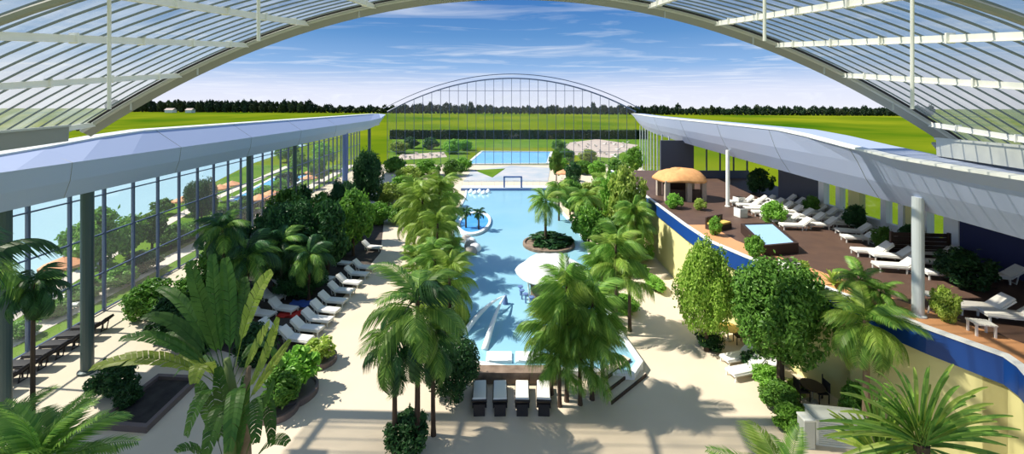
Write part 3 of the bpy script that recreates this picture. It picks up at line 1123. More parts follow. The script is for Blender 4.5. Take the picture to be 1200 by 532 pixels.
# terrace loungers, heads towards the outer wall
k = 0
for c, x in enumerate((20.0, 22.0, 24.0)):
    for r in range(7):
        y = 28.9 + r * 1.2 + c * .2
        place(lg_white, (x + .04 * r, y, T), PI - .12, 'white lounger in the terrace block, ' + ORD[c] + ' column from the hall, ' + ORD[r] + ' along it', 'terrace lounger block')
tl = [(1008, 284, 'beside the terrace block at its near end'), (1000, 276, 'tucked between the block and the dark shrub'), (1022, 300, 'alone on the terrace behind the small palm'),
      (1045, 306, 'just before the thick pale column'), (1050, 318, 'close behind the foot of the thick pale column'),
      (1090, 302, 'in front of the dark brown screen beyond the column'), (1100, 314, 'just past the column, second from the brown screen'), (1108, 327, 'past the column, near the yellow green pot plant'),
      (1066, 296, 'against the brown timber screen'), (1150, 368, 'beside the white stool on the terrace'), (1186, 378, 'at the very near end of the terrace past the stool'),
      (1168, 330, 'near the navy wall behind the dark shrub'), (884, 240, 'by the thin white column, first of two'), (893, 246, 'by the thin white column, second of two')]
for px, py, lb in tl:
    place(lg_white, at(px, py, T), PI - .2 + random.uniform(-.1, .1), 'white terrace lounger ' + lb, 'single loungers on the terrace')
# pair on the lower patio
for i, (px, py) in enumerate(((866, 424), (874, 440))):
    place(lg_white, at(px, py), PI + .25, 'white lounger on the lower patio under the terrace, ' + ('farther' if i == 0 else 'nearer') + ' of the pair', 'patio pair of loungers')
# garden loungers beyond the far facade and on the lake lawn
rg = random.Random(5)
fl = []
tries = 0
while len(fl) < 26 and tries < 2000:
    tries += 1
    p = at(rg.uniform(662, 738), rg.uniform(167, 186))
    if p.y < YE + 4 or (p - at(700, 175)).x > 26 or any((p - q).length < 2.6 for q in fl):
        continue
    fl.append(p)
for p in fl:
    place(lg_white, p, rg.uniform(-.5, .5) + PI / 2, 'tiny white lounger on the pinkish ground beyond the arched facade', 'far sunbathing ground loungers')
for px, py in ((474, 184), (480, 186), (488, 181), (497, 184), (505, 182), (513, 184), (518, 181)):
    place(lg_white, at(px, py), PI / 2 + rg.uniform(-.4, .4), 'tiny white lounger on the pink terrace beside the outdoor basin', 'loungers by the outdoor basin')
for i, (px, py) in enumerate(((58, 356), (68, 366), (76, 352))):
    place(lg_white, at(px, py), .5, 'white lounger on the lake lawn by the near salmon parasol, ' + ORD[i] + ' from the shore', 'lake lawn loungers')

# parasols
def make_parasol(label, cloth, r=1.3, h=2.5):
    t = thing('parasol', label, 'parasol')
    m_ = MB()
    n = 8
    top = (0, 0, h)
    m_.v = [top] + [(r * math.cos(2 * PI * k / n), r * math.sin(2 * PI * k / n), h - .55) for k in range(n)] + \
           [(r * .99 * math.cos(2 * PI * k / n), r * .99 * math.sin(2 * PI * k / n), h - .75) for k in range(n)] + [(0, 0, h - .06)]
    for k in range(n):
        k2 = (k + 1) % n
        m_.f += [(0, 1 + k, 1 + k2), (1 + k, 1 + n + k, 1 + n + k2, 1 + k2), (1 + 2 * n, 1 + n + k2, 1 + n + k)]
    link('canopy', m_, cloth, t)
    link('pole', MB().tube([(0, 0, 0), (0, 0, h + .08)], .03, 8), M['white'], t)
    link('base', MB().lathe([(.28, 0), (.28, .06), (.06, .10), (.05, .25)], 14), M['grey'], t)
    return t


ps = make_parasol('', M['salmon'])
for px, py, lb in ((74, 340, 'salmon parasol on the lake lawn seen between the two thick dark columns'), (216, 252, 'salmon parasol beside the round dark tree on the lake lawn'),
                   (258, 236, 'salmon parasol on the lake shore just beyond the round tree'), (272, 231, 'salmon parasol standing close behind the shore parasol'),
                   (318, 244, 'wide salmon parasol in front of the garden basin'), (304, 250, 'salmon parasol nearest the wall path, before the garden basin'),
                   (366, 214, 'salmon parasol before the blue column of the glass wall'), (362, 222, 'salmon parasol one step nearer than that before the blue column'),
                   (660, 215, 'small orange parasol in the planting by the footbridge')):
    p = at(px, py)
    place(ps, p, rg.uniform(0, 1), lb, 'salmon garden parasols')

# gazebo with a tan thatch roof on the terrace
p = at(797, 232, T)
gz_ = thing('gazebo', 'terrace bar hut with a wavy tan thatched roof on pale stone pillars', 'gazebo', p)
m_ = MB()
n = 20
prof = [(2.5, 1.75), (2.42, 1.95), (1.9, 2.45), (1.25, 2.72), (.6, 2.78), (0.02, 2.86)]
for r, z in prof:
    for k in range(n):
        a = 2 * PI * k / n
        w = 1 + .05 * math.sin(5 * a)
        m_.v.append((r * w * math.cos(a) * 1.0, r * w * math.sin(a) * .8, z + .07 * math.sin(4 * a + r)))
for i in range(len(prof) - 1):
    for k in range(n):
        k2 = (k + 1) % n
        m_.f.append((i * n + k, i * n + k2, (i + 1) * n + k2, (i + 1) * n + k))
m_.f.append(tuple(range(n - 1, -1, -1))); m_.f.append(tuple((len(prof) - 1) * n + k for k in range(n)))
link('roof', m_.mesh('thatch', True), M['tan'], gz_)
for x, y in ((-1.7, -1.2), (.2, -1.45), (1.75, -1.0), (-1.6, 1.2), (1.6, 1.2)):
    link('pillar', MB().box((x, y, .92), (.42, .42, 1.84)), M['stone_light'], gz_)
link('counter', MB().box((0, -1.0, .5), (2.9, .35, 1.0)), M['dark_wood'], gz_)
link('back_panel', MB().box((0, .9, .9), (2.6, .1, 1.8)), M['dark_wood'], gz_)

# plunge pool tub on the terrace
tp = [at(872, 263, T + .6), at(905, 262, T + .6), at(931, 284, T + .6), at(897, 287, T + .6)]
pl = thing('plunge_pool', 'raised plunge pool with light blue water and dark timber sides on the terrace edge', 'plunge pool', (tp[3].x, tp[3].y, T))
loc_ = [(q.x - tp[3].x, q.y - tp[3].y) for q in tp]
cxx = sum(q[0] for q in loc_) / 4; cyy = sum(q[1] for q in loc_) / 4
link('side_panel', ring([(q[0], q[1], 0) for q in loc_], .18, 0, .62), M['dark_wood'], pl)
link('water', MB().prism(loc_, .05, .56), M['sky_canvas'], pl)

# stool, tables, screen and boxes on the terrace
p = at(1150, 392, T)
t = thing('stool', 'white slatted stool beside the nearest terrace loungers', 'stool', p, -.25)
m_ = MB()
for k in range(5):
    m_.box((-.28 + .14 * k, 0, .47), (.11, .50, .035))
m_.box((0, .2, .44), (.68, .05, .04)); m_.box((0, -.2, .44), (.68, .05, .04))
link('slatted_seat', m_, M['resin'], t)
for sx, sy in ((-.28, -.2), (.28, -.2), (-.28, .2), (.28, .2)):
    link('leg', MB().box((sx, sy, .22), (.06, .06, .44)), M['resin'], t)
p = at(1094, 365, T)
t = thing('side_table', 'small pale folding table by the thick pale column on the terrace', 'table', p, -.3)
link('table_top', MB().box((0, 0, .72), (.75, .6, .04)), M['resin'], t)
for sx, sy in ((-.32, -.25), (.32, -.25), (-.32, .25), (.32, .25)):
    link('leg', MB().bar((sx, sy, 0), (sx * .6, sy, .71), .04, .04), M['resin'], t)
p = at(1078, 303, T)
t = thing('wooden_screen', 'dark brown timber privacy screen on the terrace behind the thick column', 'screen', p, -.1)
for x in (-1.5, 0, 1.5):
    link('post', MB().box((x, 0, .75), (.12, .14, 1.5)), M['dark_wood'], t)
m_ = MB()
for k in range(6):
    m_.box((0, .05, .16 + k * .235), (3.0, .05, .21))
link('slats', m_, M['dark_wood'], t)
for px, py, lb in ((925, 322, 'white cube planter at the terrace edge beside the pale round shrub'), (866, 240, 'white boxy planter by the foot of the thin white column'), (868, 254, 'white boxy planter next to the plunge pool')):
    p = at(px, py, T)
    t = thing('planter_cube', lb, 'planter', p, .2)
    pot = link('pot', soft(MB().box((0, 0, .35), (.7, .7, .7)), 'pot', .03), M['resin'], t)
    link('soil', MB().box((0, 0, .70), (.6, .6, .02)), M['soil'], pot)
p = at(842, 268, T)
t = thing('sofa', 'low lounge sofa with orange yellow seat pad on the terrace edge by the hut', 'sofa', p, .5)
link('base', MB().box((0, 0, .18), (1.8, .8, .36)), M['dark_wood'], t)
link('seat_pad', soft(MB().box((0, -.04, .42), (1.7, .7, .14)), 'pad', .04), M['yellow_cloth'], t)
link('backrest', soft(MB().box((0, .36, .60), (1.8, .14, .5)), 'sback', .04), M['dark_wood'], t)

# towels on the shaded loungers
for (px, py), m0, lb, nm in (((340, 369), M['red'], 'crumpled red towel lying beside the shaded loungers', 'towel'), ((352, 357), M['blue_cloth'], 'blue towel lying behind the path loungers', 'towel')):
    m_ = MB()
    n = 8
    for j in range(n + 1):
        for i in range(n + 1):
            m_.v.append(((i / n - .5) * 1.5, (j / n - .5) * .9, .10 + .07 * math.sin(i * 1.7 + j * .6) * math.cos(j * 1.1)))
    for j in range(n):
        for i in range(n):
            m_.f.append((j * (n + 1) + i, j * (n + 1) + i + 1, (j + 1) * (n + 1) + i + 1, (j + 1) * (n + 1) + i))
    for k in range(n):
        pass
    m_.prism([(-.7, -.4), (.7, -.4), (.7, .4), (-.7, .4)], 0, .06)
    o = link(nm, m_, m0, None, at(px, py)); tag(o, lb, 'towel')

# ------------------------------------------------------------------ pool furniture
p = at(648, 335, ZW)
cb = thing('pool_bar_canopy', 'big white tensile canopy over the round bar in the pool', 'canopy', (2.75, 28.9, ZW - .05))
m_ = MB()
n = 32
prof = [(1.0, 1.72), (1.0, 1.80), (.9, 2.05), (.7, 2.38), (.45, 2.62), (.2, 2.75), (.01, 2.80)]
for r, z in prof:
    for k in range(n):
        a = 2 * PI * k / n
        w = 1 + .035 * math.cos(6 * a) * r
        m_.v.append((2.45 * r * w * math.cos(a), 2.6 * r * w * math.sin(a), z + .06 * math.cos(6 * a) * r))
for i in range(len(prof) - 1):
    for k in range(n):
        k2 = (k + 1) % n
        m_.f.append((i * n + k, i * n + k2, (i + 1) * n + k2, (i + 1) * n + k))
m_.f.append(tuple(range(n - 1, -1, -1)))
link('membrane', m_.mesh('membrane', True), M['membrane'], cb)
for k in range(6):
    a = 2 * PI * (k + .5) / 6
    link('post', MB().tube([(1.8 * math.cos(a), 1.9 * math.sin(a), 0), (1.9 * math.cos(a), 2.0 * math.sin(a), 1.85)], .05, 8), M['white'], cb)
bar = thing('pool_bar', 'round dark bar counter standing in the water under the white canopy', 'bar', (2.75, 28.9, ZW - .05))
link('counter_ring', MB().lathe([(1.45, 0), (1.45, 1.0), (1.6, 1.02), (1.6, 1.1), (.9, 1.1), (.9, 0)], 28), M['stone'], bar)
link('back_shelf', MB().lathe([(.4, 0), (.4, 1.5), (.3, 1.55)], 16), M['dark_wood'], bar)
for k in range(7):
    a = PI * 1.0 + k * .28
    t = thing('bar_stool', 'blue stool in the water round the pool bar, ' + ORD[k] + ' from the open side', 'stool', (2.75 + 2.15 * math.cos(a), 28.9 + 2.15 * math.sin(a), ZW - .05), 0, 'pool bar stools')
    link('seat', MB().lathe([(.16, .62), (.19, .66), (.19, .70), (.1, .72)], 14), M['blue_steel'], t)
    link('post', MB().lathe([(.05, 0), (.05, .63)], 8), M['blue_steel'], t)
# island with its palm
ip = at(643, 287, ZW)
isl = thing('island', 'dark green planted mound in the pool carrying the single palm', 'island', (ip.x, ip.y, ZW - .05))
link('rim', MB().lathe([(2.5, 0), (2.5, .3), (2.3, .34), (2.2, .2)], 28), M['stone'], isl)
link('foliage', CR['dark_coarse'], None, isl, (0, 0, .45), (0, 0, 0), (2.3, 2.0, .75))
palm((ip.x - .3, ip.y, ZW + .3), 3.9, 2.3, 22, ('arch2', 'arch', 'olive'), 'single palm growing on the green island in the pool', tr=.13, seed=3)
# whirlpool by the left bank
wp = at(556, 262, ZW)
w_ = thing('whirlpool', 'whirlpool with white ring wall and deeper blue water by the palm bank', 'whirlpool', (wp.x, wp.y, ZW - .03))
m_ = MB()
n = 28
for k in range(n):
    a = 2 * PI * k / n
    for r, z in ((2.0, 0), (2.0, .28), (2.35, .28), (2.35, 0)):
        m_.v.append((r * math.cos(a) * .8, r * math.sin(a) * 2.0, z))
for k in range(n):
    for q in range(4):
        m_.f.append((4 * k + q, 4 * ((k + 1) % n) + q, 4 * ((k + 1) % n) + (q + 1) % 4, 4 * k + (q + 1) % 4))
link('ring_wall', m_, M['coping'], w_)
link('water', MB().prism([(2.0 * .8 * math.cos(2 * PI * k / n), 4.0 * math.sin(2 * PI * k / n)) for k in range(n)], 0, .16), M['deep_water'], w_)
p2 = at(552, 290, ZW)
t = thing('rock', 'pale rounded rock group with white spray at the palm bank of the pool', 'rock', (p2.x, p2.y, ZW - .05))
for k in range(5):
    m_ = MB().lathe([(.55, 0), (.6, .3), (.42, .62), (.12, .74)], 9, (rg.uniform(-.7, .7), -1.6 + k * .8, 0))
    link('boulder', m_.mesh('boulder', True), M['foam'] if k % 2 else M['taupe'], t)
for px, py, lb in ((546, 268, 'small dark palm on the whirlpool wall nearer the bank'), (561, 270, 'small dark palm on the whirlpool wall towards open water')):
    palm(at(px, py, ZW) + Vector((0, 0, .0)), 1.9, .95, 14, ('dark',), lb, tr=.10, seed=int(px), tk='straight', pitch=(70, -40))
for i in range(5):
    q = at(552 + 5 * i, 226 + (i % 2) * 1.5, ZW)
    t = thing('water_spout', 'white bubbling spout before the footbridge, ' + ORD[i] + ' from the palm bank', 'fountain', (q.x, q.y, ZW), 0, 'spouts before the footbridge')
    link('spray', MB().lathe([(.5, 0), (.38, .25), (.2, .5), (.05, .62)], 12).mesh('spray', True), M['foam'], t)
# water cannon with two arcs of water
wc = at(592, 356, ZW)
t = thing('water_cannon', 'twin water jet nozzle in mid pool throwing two white arcs towards the near edge', 'fountain', (wc.x, wc.y, ZW - .03))
link('nozzle', MB().lathe([(.20, 0), (.16, .35), (.10, .5), (.13, .58), (.05, .62)], 12), M['blue_steel'], t)
for e in (at(568, 410, ZW), at(543, 392, ZW)):
    d_ = e - wc
    m_ = MB()
    m_.tube([(d_.x * u, d_.y * u, .58 + .9 * u - 1.44 * u * u) for u in [i / 14 for i in range(15)]], [.03 + .16 * u / 14 for u in range(15)], 8)
    link('jet', m_.mesh('jet', True), M['foam'], t)
for i, px in enumerate((585, 619)):
    q = at(px, 420, ZW)
    t = thing('bench_slab', 'white bubble bench at the near pool edge, ' + ('towards the jets' if i == 0 else 'towards the drooping palms'), 'pool bench', (q.x, q.y, ZW - .02), 0, 'bubble benches')
    link('slab', soft(MB().box((0, 0, .08), (1.35, .85, .16)), 'slab', .04), M['foam'], t)
    link('grab_rail', MB().tube([(-.5, -.40, .1), (-.5, -.40, .45), (.5, -.40, .45), (.5, -.40, .1)], .025, 6), M['white'], t)
# footbridge with its blue portal
b0, b1 = at(541, 222, ZW), at(648, 222, ZW)
fbr = thing('footbridge', 'white footbridge with blue edge rail crossing the far end of the pool', 'bridge', ((b0.x + b1.x) / 2, b0.y, ZW - .06))
Lb = b1.x - b0.x
link('deck', MB().box((0, 0, .38), (Lb, 1.8, .22)), M['coping'], fbr)
link('edge_band', MB().box((0, -.95, .20), (Lb, .10, .34)), M['blue_steel'], fbr)
for i in range(7):
    link('pier', MB().box((-Lb / 2 + Lb * (i + .5) / 7, 0, .14), (.4, 1.4, .28)), M['coping'], fbr)
m_ = MB()
m_.bar((-Lb / 2, .8, 1.35), (Lb / 2, .8, 1.35), .05, .06)
for i in range(15):
    x = -Lb / 2 + Lb * i / 14
    m_.bar((x, .8, .45), (x, .8, 1.35), .04, .04)
link('railing', m_, M['white'], fbr)
q0, q1 = at(591, 222, ZW).x - (b0.x + b1.x) / 2, at(611, 222, ZW).x - (b0.x + b1.x) / 2
m_ = MB()
m_.bar((q0, -.6, .4), (q0, -.6, 2.2), .26, .26); m_.bar((q1, -.6, .4), (q1, -.6, 2.2), .26, .26); m_.bar((q0 - .1, -.6, 2.2), (q1 + .1, -.6, 2.2), .26, .22)
link('portal_frame', m_, M['blue_steel'], fbr)
# slide channel, the blue wedge behind the drooping palms
# lower patio furniture
p = at(985, 520)
t = thing('cabinet', 'white louvred service cabinet with pale grey lid below the terrace', 'cabinet', (13.3, 16.75, 0), -.15)
link('body', MB().box((0, 0, .5), (2.0, .8, 1.0)), M['white'], t)
m_ = MB()
for k in range(11):
    m_.box((0, -.415, .10 + k * .08), (1.8, .03, .03))
link('louvres', m_, M['grey_light'], t)
link('lid', soft(MB().box((0, 0, 1.04), (2.1, .9, .08)), 'lid', .02), M['grey_light'], t)
t = thing('bollard', 'stout pale grey square pillar standing beside the service cabinet', 'pillar', (11.85, 16.5, 0), .0)
link('shaft', MB().box((0, 0, .55), (.42, .42, 1.1)), M['grey_light'], t)
link('cap', soft(MB().box((0, 0, 1.14), (.48, .48, .08)), 'bcap', .02), M['white'], t)


def chair(loc, rz, label, m0, group=None):
    t = thing('patio_chair', label, 'chair', loc, rz, group)
    link('seat', soft(MB().box((0, 0, .44), (.48, .46, .05)), 'cseat', .02), m0, t)
    link('backrest', soft(MB().box((-.25, 0, .72), (.05, .46, .46)), 'cback', .02), m0, t)
    for sx, sy in ((-.22, -.2), (.22, -.2), (-.22, .2), (.22, .2)):
        link('leg', MB().box((sx, sy, .22), (.04, .04, .44)), m0, t)
    return t


def round_table(loc, label, m0, m1, r=.5):
    t = thing('bistro_table', label, 'table', loc)
    link('table_top', MB().lathe([(r, .70), (r, .745)], 20), m0, t)
    link('pedestal', MB().lathe([(.22, 0), (.22, .03), (.04, .06), (.04, .70)], 12), m1, t)
    return t


round_table(at(952, 470), 'round bistro table with a dark top before the yellow wall under the terrace', M['dark_wood'], M['grey'])
for i, (px, py, rz, lb) in enumerate(((962, 470, PI, 'black patio chair at the bistro table, turned to the yellow wall'), (972, 462, PI * .8, 'black patio chair closest to the yellow wall'), (940, 468, 0, 'black patio chair on the tree side of the bistro table'))):
    chair(inside(at(px, py), .35), rz, lb, M['wicker'], 'black patio chairs')
round_table(at(853, 398), 'round table with bright yellow cloth beside the egg shaped tree', M['yellow_cloth'], M['grey'], .6)
for px, py, rz, lb in ((838, 394, 0, 'white patio chair between the egg shaped tree and the yellow table'), (866, 402, PI, 'dark patio chair on the loungers side of the yellow table'), (848, 386, PI * 1.5, 'white patio chair behind the yellow table')):
    chair(at(px, py), rz, lb, M['resin'] if 'white' in lb else M['wicker'])
round_table(at(906, 440), 'small white round table under the big leafy tree', M['resin'], M['grey'], .42)

# planter box on the shaded floor
pb = [at(120, 499), at(171, 503), at(227, 449), at(186, 447)]
t = thing('planter_box', 'long dark planter bed with a brown rim on the shaded floor', 'planter', pb[0])
lp = [(q.x - pb[0].x, q.y - pb[0].y, 0) for q in pb]
link('rim', ring(lp, .20, 0, .26), M['rim'], t)
link('soil', MB().prism(lp, 0, .10), M['soil'], t)

# ------------------------------------------------------------------ hero plants
def plant_at(px, py, z=0):
    return at(px, py, z)


# giant banana-like plant near the camera
D0 = 10.0
base = P(268, 640, D0); base.z = 0
bn = thing('banana_plant', 'towering banana plant with huge split leaves beside the shaded planter', 'plant', base)
q = lambda px, py, dd=0: P(px, py, D0 + dd) - base
stem = [(0, 0, 0), (.05, 0, 2.5), tuple(q(272, 470)), tuple(q(266, 420))]
link('stem', MB().tube(stem, [.22, .2, .16, .07], 10).mesh('stem', True), M['stem_green'], bn)
link('stem', MB().tube([(.35, .1, 0), (.45, .1, 2.5), tuple(q(285, 480, .1)), tuple(q(292, 430, .1))], [.18, .16, .13, .05], 10).mesh('stem', True), M['bark_pale'], bn)
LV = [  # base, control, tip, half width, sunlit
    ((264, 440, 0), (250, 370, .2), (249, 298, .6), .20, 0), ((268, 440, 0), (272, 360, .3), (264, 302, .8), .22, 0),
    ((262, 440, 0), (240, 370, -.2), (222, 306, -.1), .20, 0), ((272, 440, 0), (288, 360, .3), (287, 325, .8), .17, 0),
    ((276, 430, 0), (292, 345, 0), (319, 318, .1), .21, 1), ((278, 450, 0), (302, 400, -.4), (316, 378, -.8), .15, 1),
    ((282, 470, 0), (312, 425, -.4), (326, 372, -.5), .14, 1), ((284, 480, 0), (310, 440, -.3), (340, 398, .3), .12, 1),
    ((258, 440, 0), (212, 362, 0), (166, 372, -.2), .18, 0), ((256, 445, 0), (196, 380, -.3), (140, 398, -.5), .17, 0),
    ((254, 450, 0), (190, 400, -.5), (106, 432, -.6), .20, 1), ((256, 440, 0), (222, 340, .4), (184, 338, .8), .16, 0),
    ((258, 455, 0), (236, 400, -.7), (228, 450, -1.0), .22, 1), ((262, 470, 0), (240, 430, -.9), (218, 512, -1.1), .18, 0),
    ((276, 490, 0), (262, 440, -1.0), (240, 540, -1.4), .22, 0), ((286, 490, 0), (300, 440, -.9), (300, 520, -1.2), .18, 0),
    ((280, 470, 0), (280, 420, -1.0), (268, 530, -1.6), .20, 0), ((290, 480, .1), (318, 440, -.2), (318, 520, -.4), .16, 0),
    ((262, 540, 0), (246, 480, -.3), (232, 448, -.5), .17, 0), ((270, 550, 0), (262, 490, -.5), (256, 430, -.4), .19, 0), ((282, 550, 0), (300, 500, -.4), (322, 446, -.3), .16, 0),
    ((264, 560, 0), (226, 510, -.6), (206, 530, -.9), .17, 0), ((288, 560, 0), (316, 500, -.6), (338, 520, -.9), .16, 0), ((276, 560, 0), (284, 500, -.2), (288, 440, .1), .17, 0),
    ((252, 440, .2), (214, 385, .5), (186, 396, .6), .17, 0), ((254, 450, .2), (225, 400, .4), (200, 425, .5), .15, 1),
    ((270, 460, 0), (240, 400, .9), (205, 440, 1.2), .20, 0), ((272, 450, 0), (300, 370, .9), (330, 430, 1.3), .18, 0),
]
for i, (b_, c_, t_, w_, s_) in enumerate(LV):
    hint = Vector((0, -.75, .65)) if i < 8 else Vector((0, -.35, .94))
    mb = blade(q(*b_), q(*c_), q(*t_), w_ * .92, .16, 20, .22, hint, seed=i, ragged=.22)
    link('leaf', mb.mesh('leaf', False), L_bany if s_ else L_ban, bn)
# spiky rosette palm at the near corner
D1 = 9.0
base = P(1082, 700, D1); base.z = 0
sp_ = thing('spiky_palm', 'big spiky palm rosette of stiff sword leaves below the terrace corner', 'plant', base)
q = lambda px, py, dd=0: P(px, py, D1 + dd) - base
c0 = q(1080, 520)
link('trunk', MB().tube([(0, 0, 0), (.1, 0, 3), tuple(c0)], [.2, .17, .14], 10), M['bark'], sp_)
rs = random.Random(3)
for i in range(84):
    a = math.radians(rs.uniform(-12, 192) if i < 68 else rs.uniform(180, 360))
    ln = rs.uniform(78, 124)
    dd = rs.uniform(-1.1, 1.1)
    tipx, tipy = 1080 + ln * math.cos(a) * 1.02, 518 - ln * .86 * math.sin(a)
    mid = (1080 + ln * .55 * math.cos(a), 518 - ln * .62 * math.sin(a) - 7)
    mb = blade(c0 + Vector((rs.uniform(-.1, .1), rs.uniform(-.1, .1), rs.uniform(-.15, .1))), q(mid[0], mid[1], dd * .5), q(tipx, tipy + 8, dd), .045, .02, 0, .30, Vector((0, -.6, .8)), n=9, seed=i)
    link('leaf', mb, L_palm if i % 3 else L_yel, sp_)
base = P(1030, 700, 9.6); base.z = 0
sp2 = thing('spiky_palm', 'smaller spiky palm rosette with upright sword leaves beside the white cabinet', 'plant', base)
c1 = P(1030, 536, 9.6) - base
link('trunk', MB().tube([(0, 0, 0), (-.05, 0, 3), tuple(c1)], [.17, .14, .11], 10), M['bark'], sp2)
for i in range(40):
    a = math.radians(rs.uniform(10, 170))
    ln = rs.uniform(60, 92)
    dd = rs.uniform(-.9, .9)
    mb = blade(c1 + Vector((rs.uniform(-.08, .08), rs.uniform(-.08, .08), 0)), P(1030 + ln * .5 * math.cos(a), 534 - ln * .66 * math.sin(a), 9.6 + dd * .5) - base,
               P(1030 + ln * .9 * math.cos(a), 538 - ln * math.sin(a), 9.6 + dd) - base, .042, .02, 0, .30, Vector((0, -.6, .8)), n=8, seed=i)
    link('leaf', mb, L_palm if i % 2 else L_yel, sp2)
# feather palms whose crowns reach in from the bottom corners
def hero_palm(px, py, d, L, n, fr, label, seed, tr=.14, pitch=(80, -30)):
    c = P(px, py, d)
    return palm((c.x, c.y, 0), c.z, L, n, fr, label, seed=seed, tr=tr, pitch=pitch)


hero_palm(45, 548, 11, 2.2, 26, ('stiff', 'arch'), 'green feather palm in the near corner by the first dark column', 5)
hero_palm(-12, 528, 12, 1.8, 20, ('dark', 'arch'), 'dark feather palm at the glass wall in the very near corner', 6)
hero_palm(922, 580, 10, 1.9, 16, ('stiff', 'olive'), 'feather palm with yellow green fronds just before the grey pillar', 8)
hero_palm(38, 332, 13, 1.0, 34, ('dark',), 'slim dark palm with a shaggy hanging crown before the glass wall', 9, tr=.07, pitch=(60, -80))
hero_palm(-26, 300, 12.5, 2.0, 9, ('dark', 'arch2'), 'dark thin palm at the glass wall arching long fronds over the shaggy one', 10, tr=.08, pitch=(40, -10))
c = P(1014, 375, 16.9)
palm((c.x, c.y, 0), c.z, 2.15, 26, ('arch2', 'olive', 'arch'), 'palm with wide arching crown standing before the blue terrace band', seed=11, tr=.13, tk='pale', pitch=(70, -45))

# twin palms on the paving
c = P(486, 352, 16.4)
palm((c.x + .1, c.y, 0), c.z, 2.5, 22, ('arch2', 'arch', 'dark'), 'taller of the twin palms on the paving, with a broad drooping crown', seed=21, tr=.11, pitch=(70, -50), spread=.12)
c = P(462, 396, 16.2)
palm((c.x, c.y, 0), c.z, 1.8, 17, ('arch2', 'dark'), 'shorter of the twin palms, its crown hanging lower towards the path', seed=22, tr=.10, pitch=(60, -65), spread=.15)
c = P(508, 392, 17.0)
palm((c.x, c.y, 0), c.z, 1.6, 14, ('arch2', 'dark'), 'low palm crown tucked between the twin palms and the round dark shrub', seed=23, tr=.09, pitch=(60, -60), spread=.2)
shrub(at(476, 528), 1.5, 1.0, 'dark', 'dark leafy shrub at the foot of the twin palms')
shrub(at(530, 466), 3.0, 1.35, 'dark_fine', 'big round dark shrub between the twin palms and the loungers', r2=1.3)

# drooping palm cluster beside the stone steps
k = 0
for px, py, cy, L, lb in ((664, 470, 335, 2.2, 'tallest drooping palm at the pool corner beside the steps'), (694, 468, 350, 2.2, 'drooping palm at the pool corner on the side of the steps'),
                          (646, 462, 372, 2.0, 'drooping palm at the pool corner leaning over the water'), (680, 474, 392, 2.0, 'lower drooping palm in front of the pool corner clump'),
                          (706, 462, 390, 1.9, 'low drooping palm directly above the stone steps'), (656, 476, 410, 1.7, 'lowest drooping palm of the clump behind the dark loungers')):
    b_ = at(px, py)
    c = P(px, cy, b_.y)
    palm(b_, c.z, L, 22, ('weep', 'weep2', 'arch2') if k % 2 else ('weep2', 'weep', 'weepy'), lb, seed=40 + k, tr=.09, pitch=(80, 5), spread=.42)
    k += 1
for px, py, cy, L, lb, fr in ((722, 392, 285, 2.3, 'drooping palm behind the pool corner clump, tallest of its trio', ('weep', 'olive')), (706, 378, 310, 2.0, 'drooping palm behind the pool corner clump at the water side', ('weep2', 'weep')),
                              (738, 388, 300, 1.9, 'drooping palm behind the pool corner clump at the path side', ('weepy', 'arch2'))):
    b_ = at(px, py); c = P(px, cy, b_.y)
    palm(b_, c.z, L, 22, fr, lb, seed=60 + k, tr=.10, pitch=(80, 0), spread=.4); k += 1

# bank of palms between path and pool
for px, py, cy, L, lb, fr in (
        (538, 388, 318, 2.3, 'olive drooping palm at the bank beside the water jets', ('weepy', 'olive2')),
        (520, 372, 300, 2.2, 'green drooping palm on the bank between path and water jets', ('weep', 'arch2')),
        (500, 356, 300, 2.0, 'green palm on the path side of the palm bank', ('arch2', 'olive')),
        (524, 338, 262, 2.4, 'olive palm in the middle of the palm bank', ('olive2', 'weepy')),
        (540, 340, 290, 1.8, 'small palm overhanging the pool across from the white canopy', ('weepy', 'arch2')),
        (506, 318, 232, 3.0, 'tall yellow green drooping palm crowning the bank towards the path', ('weepy', 'olive2')),
        (526, 312, 222, 3.2, 'tallest yellow green drooping palm on the bank by the whirlpool', ('weepy', 'olive2')),
        (496, 296, 222, 2.8, 'yellow green palm at the rear of the palm bank', ('olive2', 'weepy'))):
    px -= 11; b_ = at(px, py); c = P(px, cy, b_.y); L *= .93
    palm(b_, c.z, L, 34 if cy < 240 else 28, fr, lb, seed=80 + k, tr=.11, pitch=(82, -10), spread=.5); k += 1

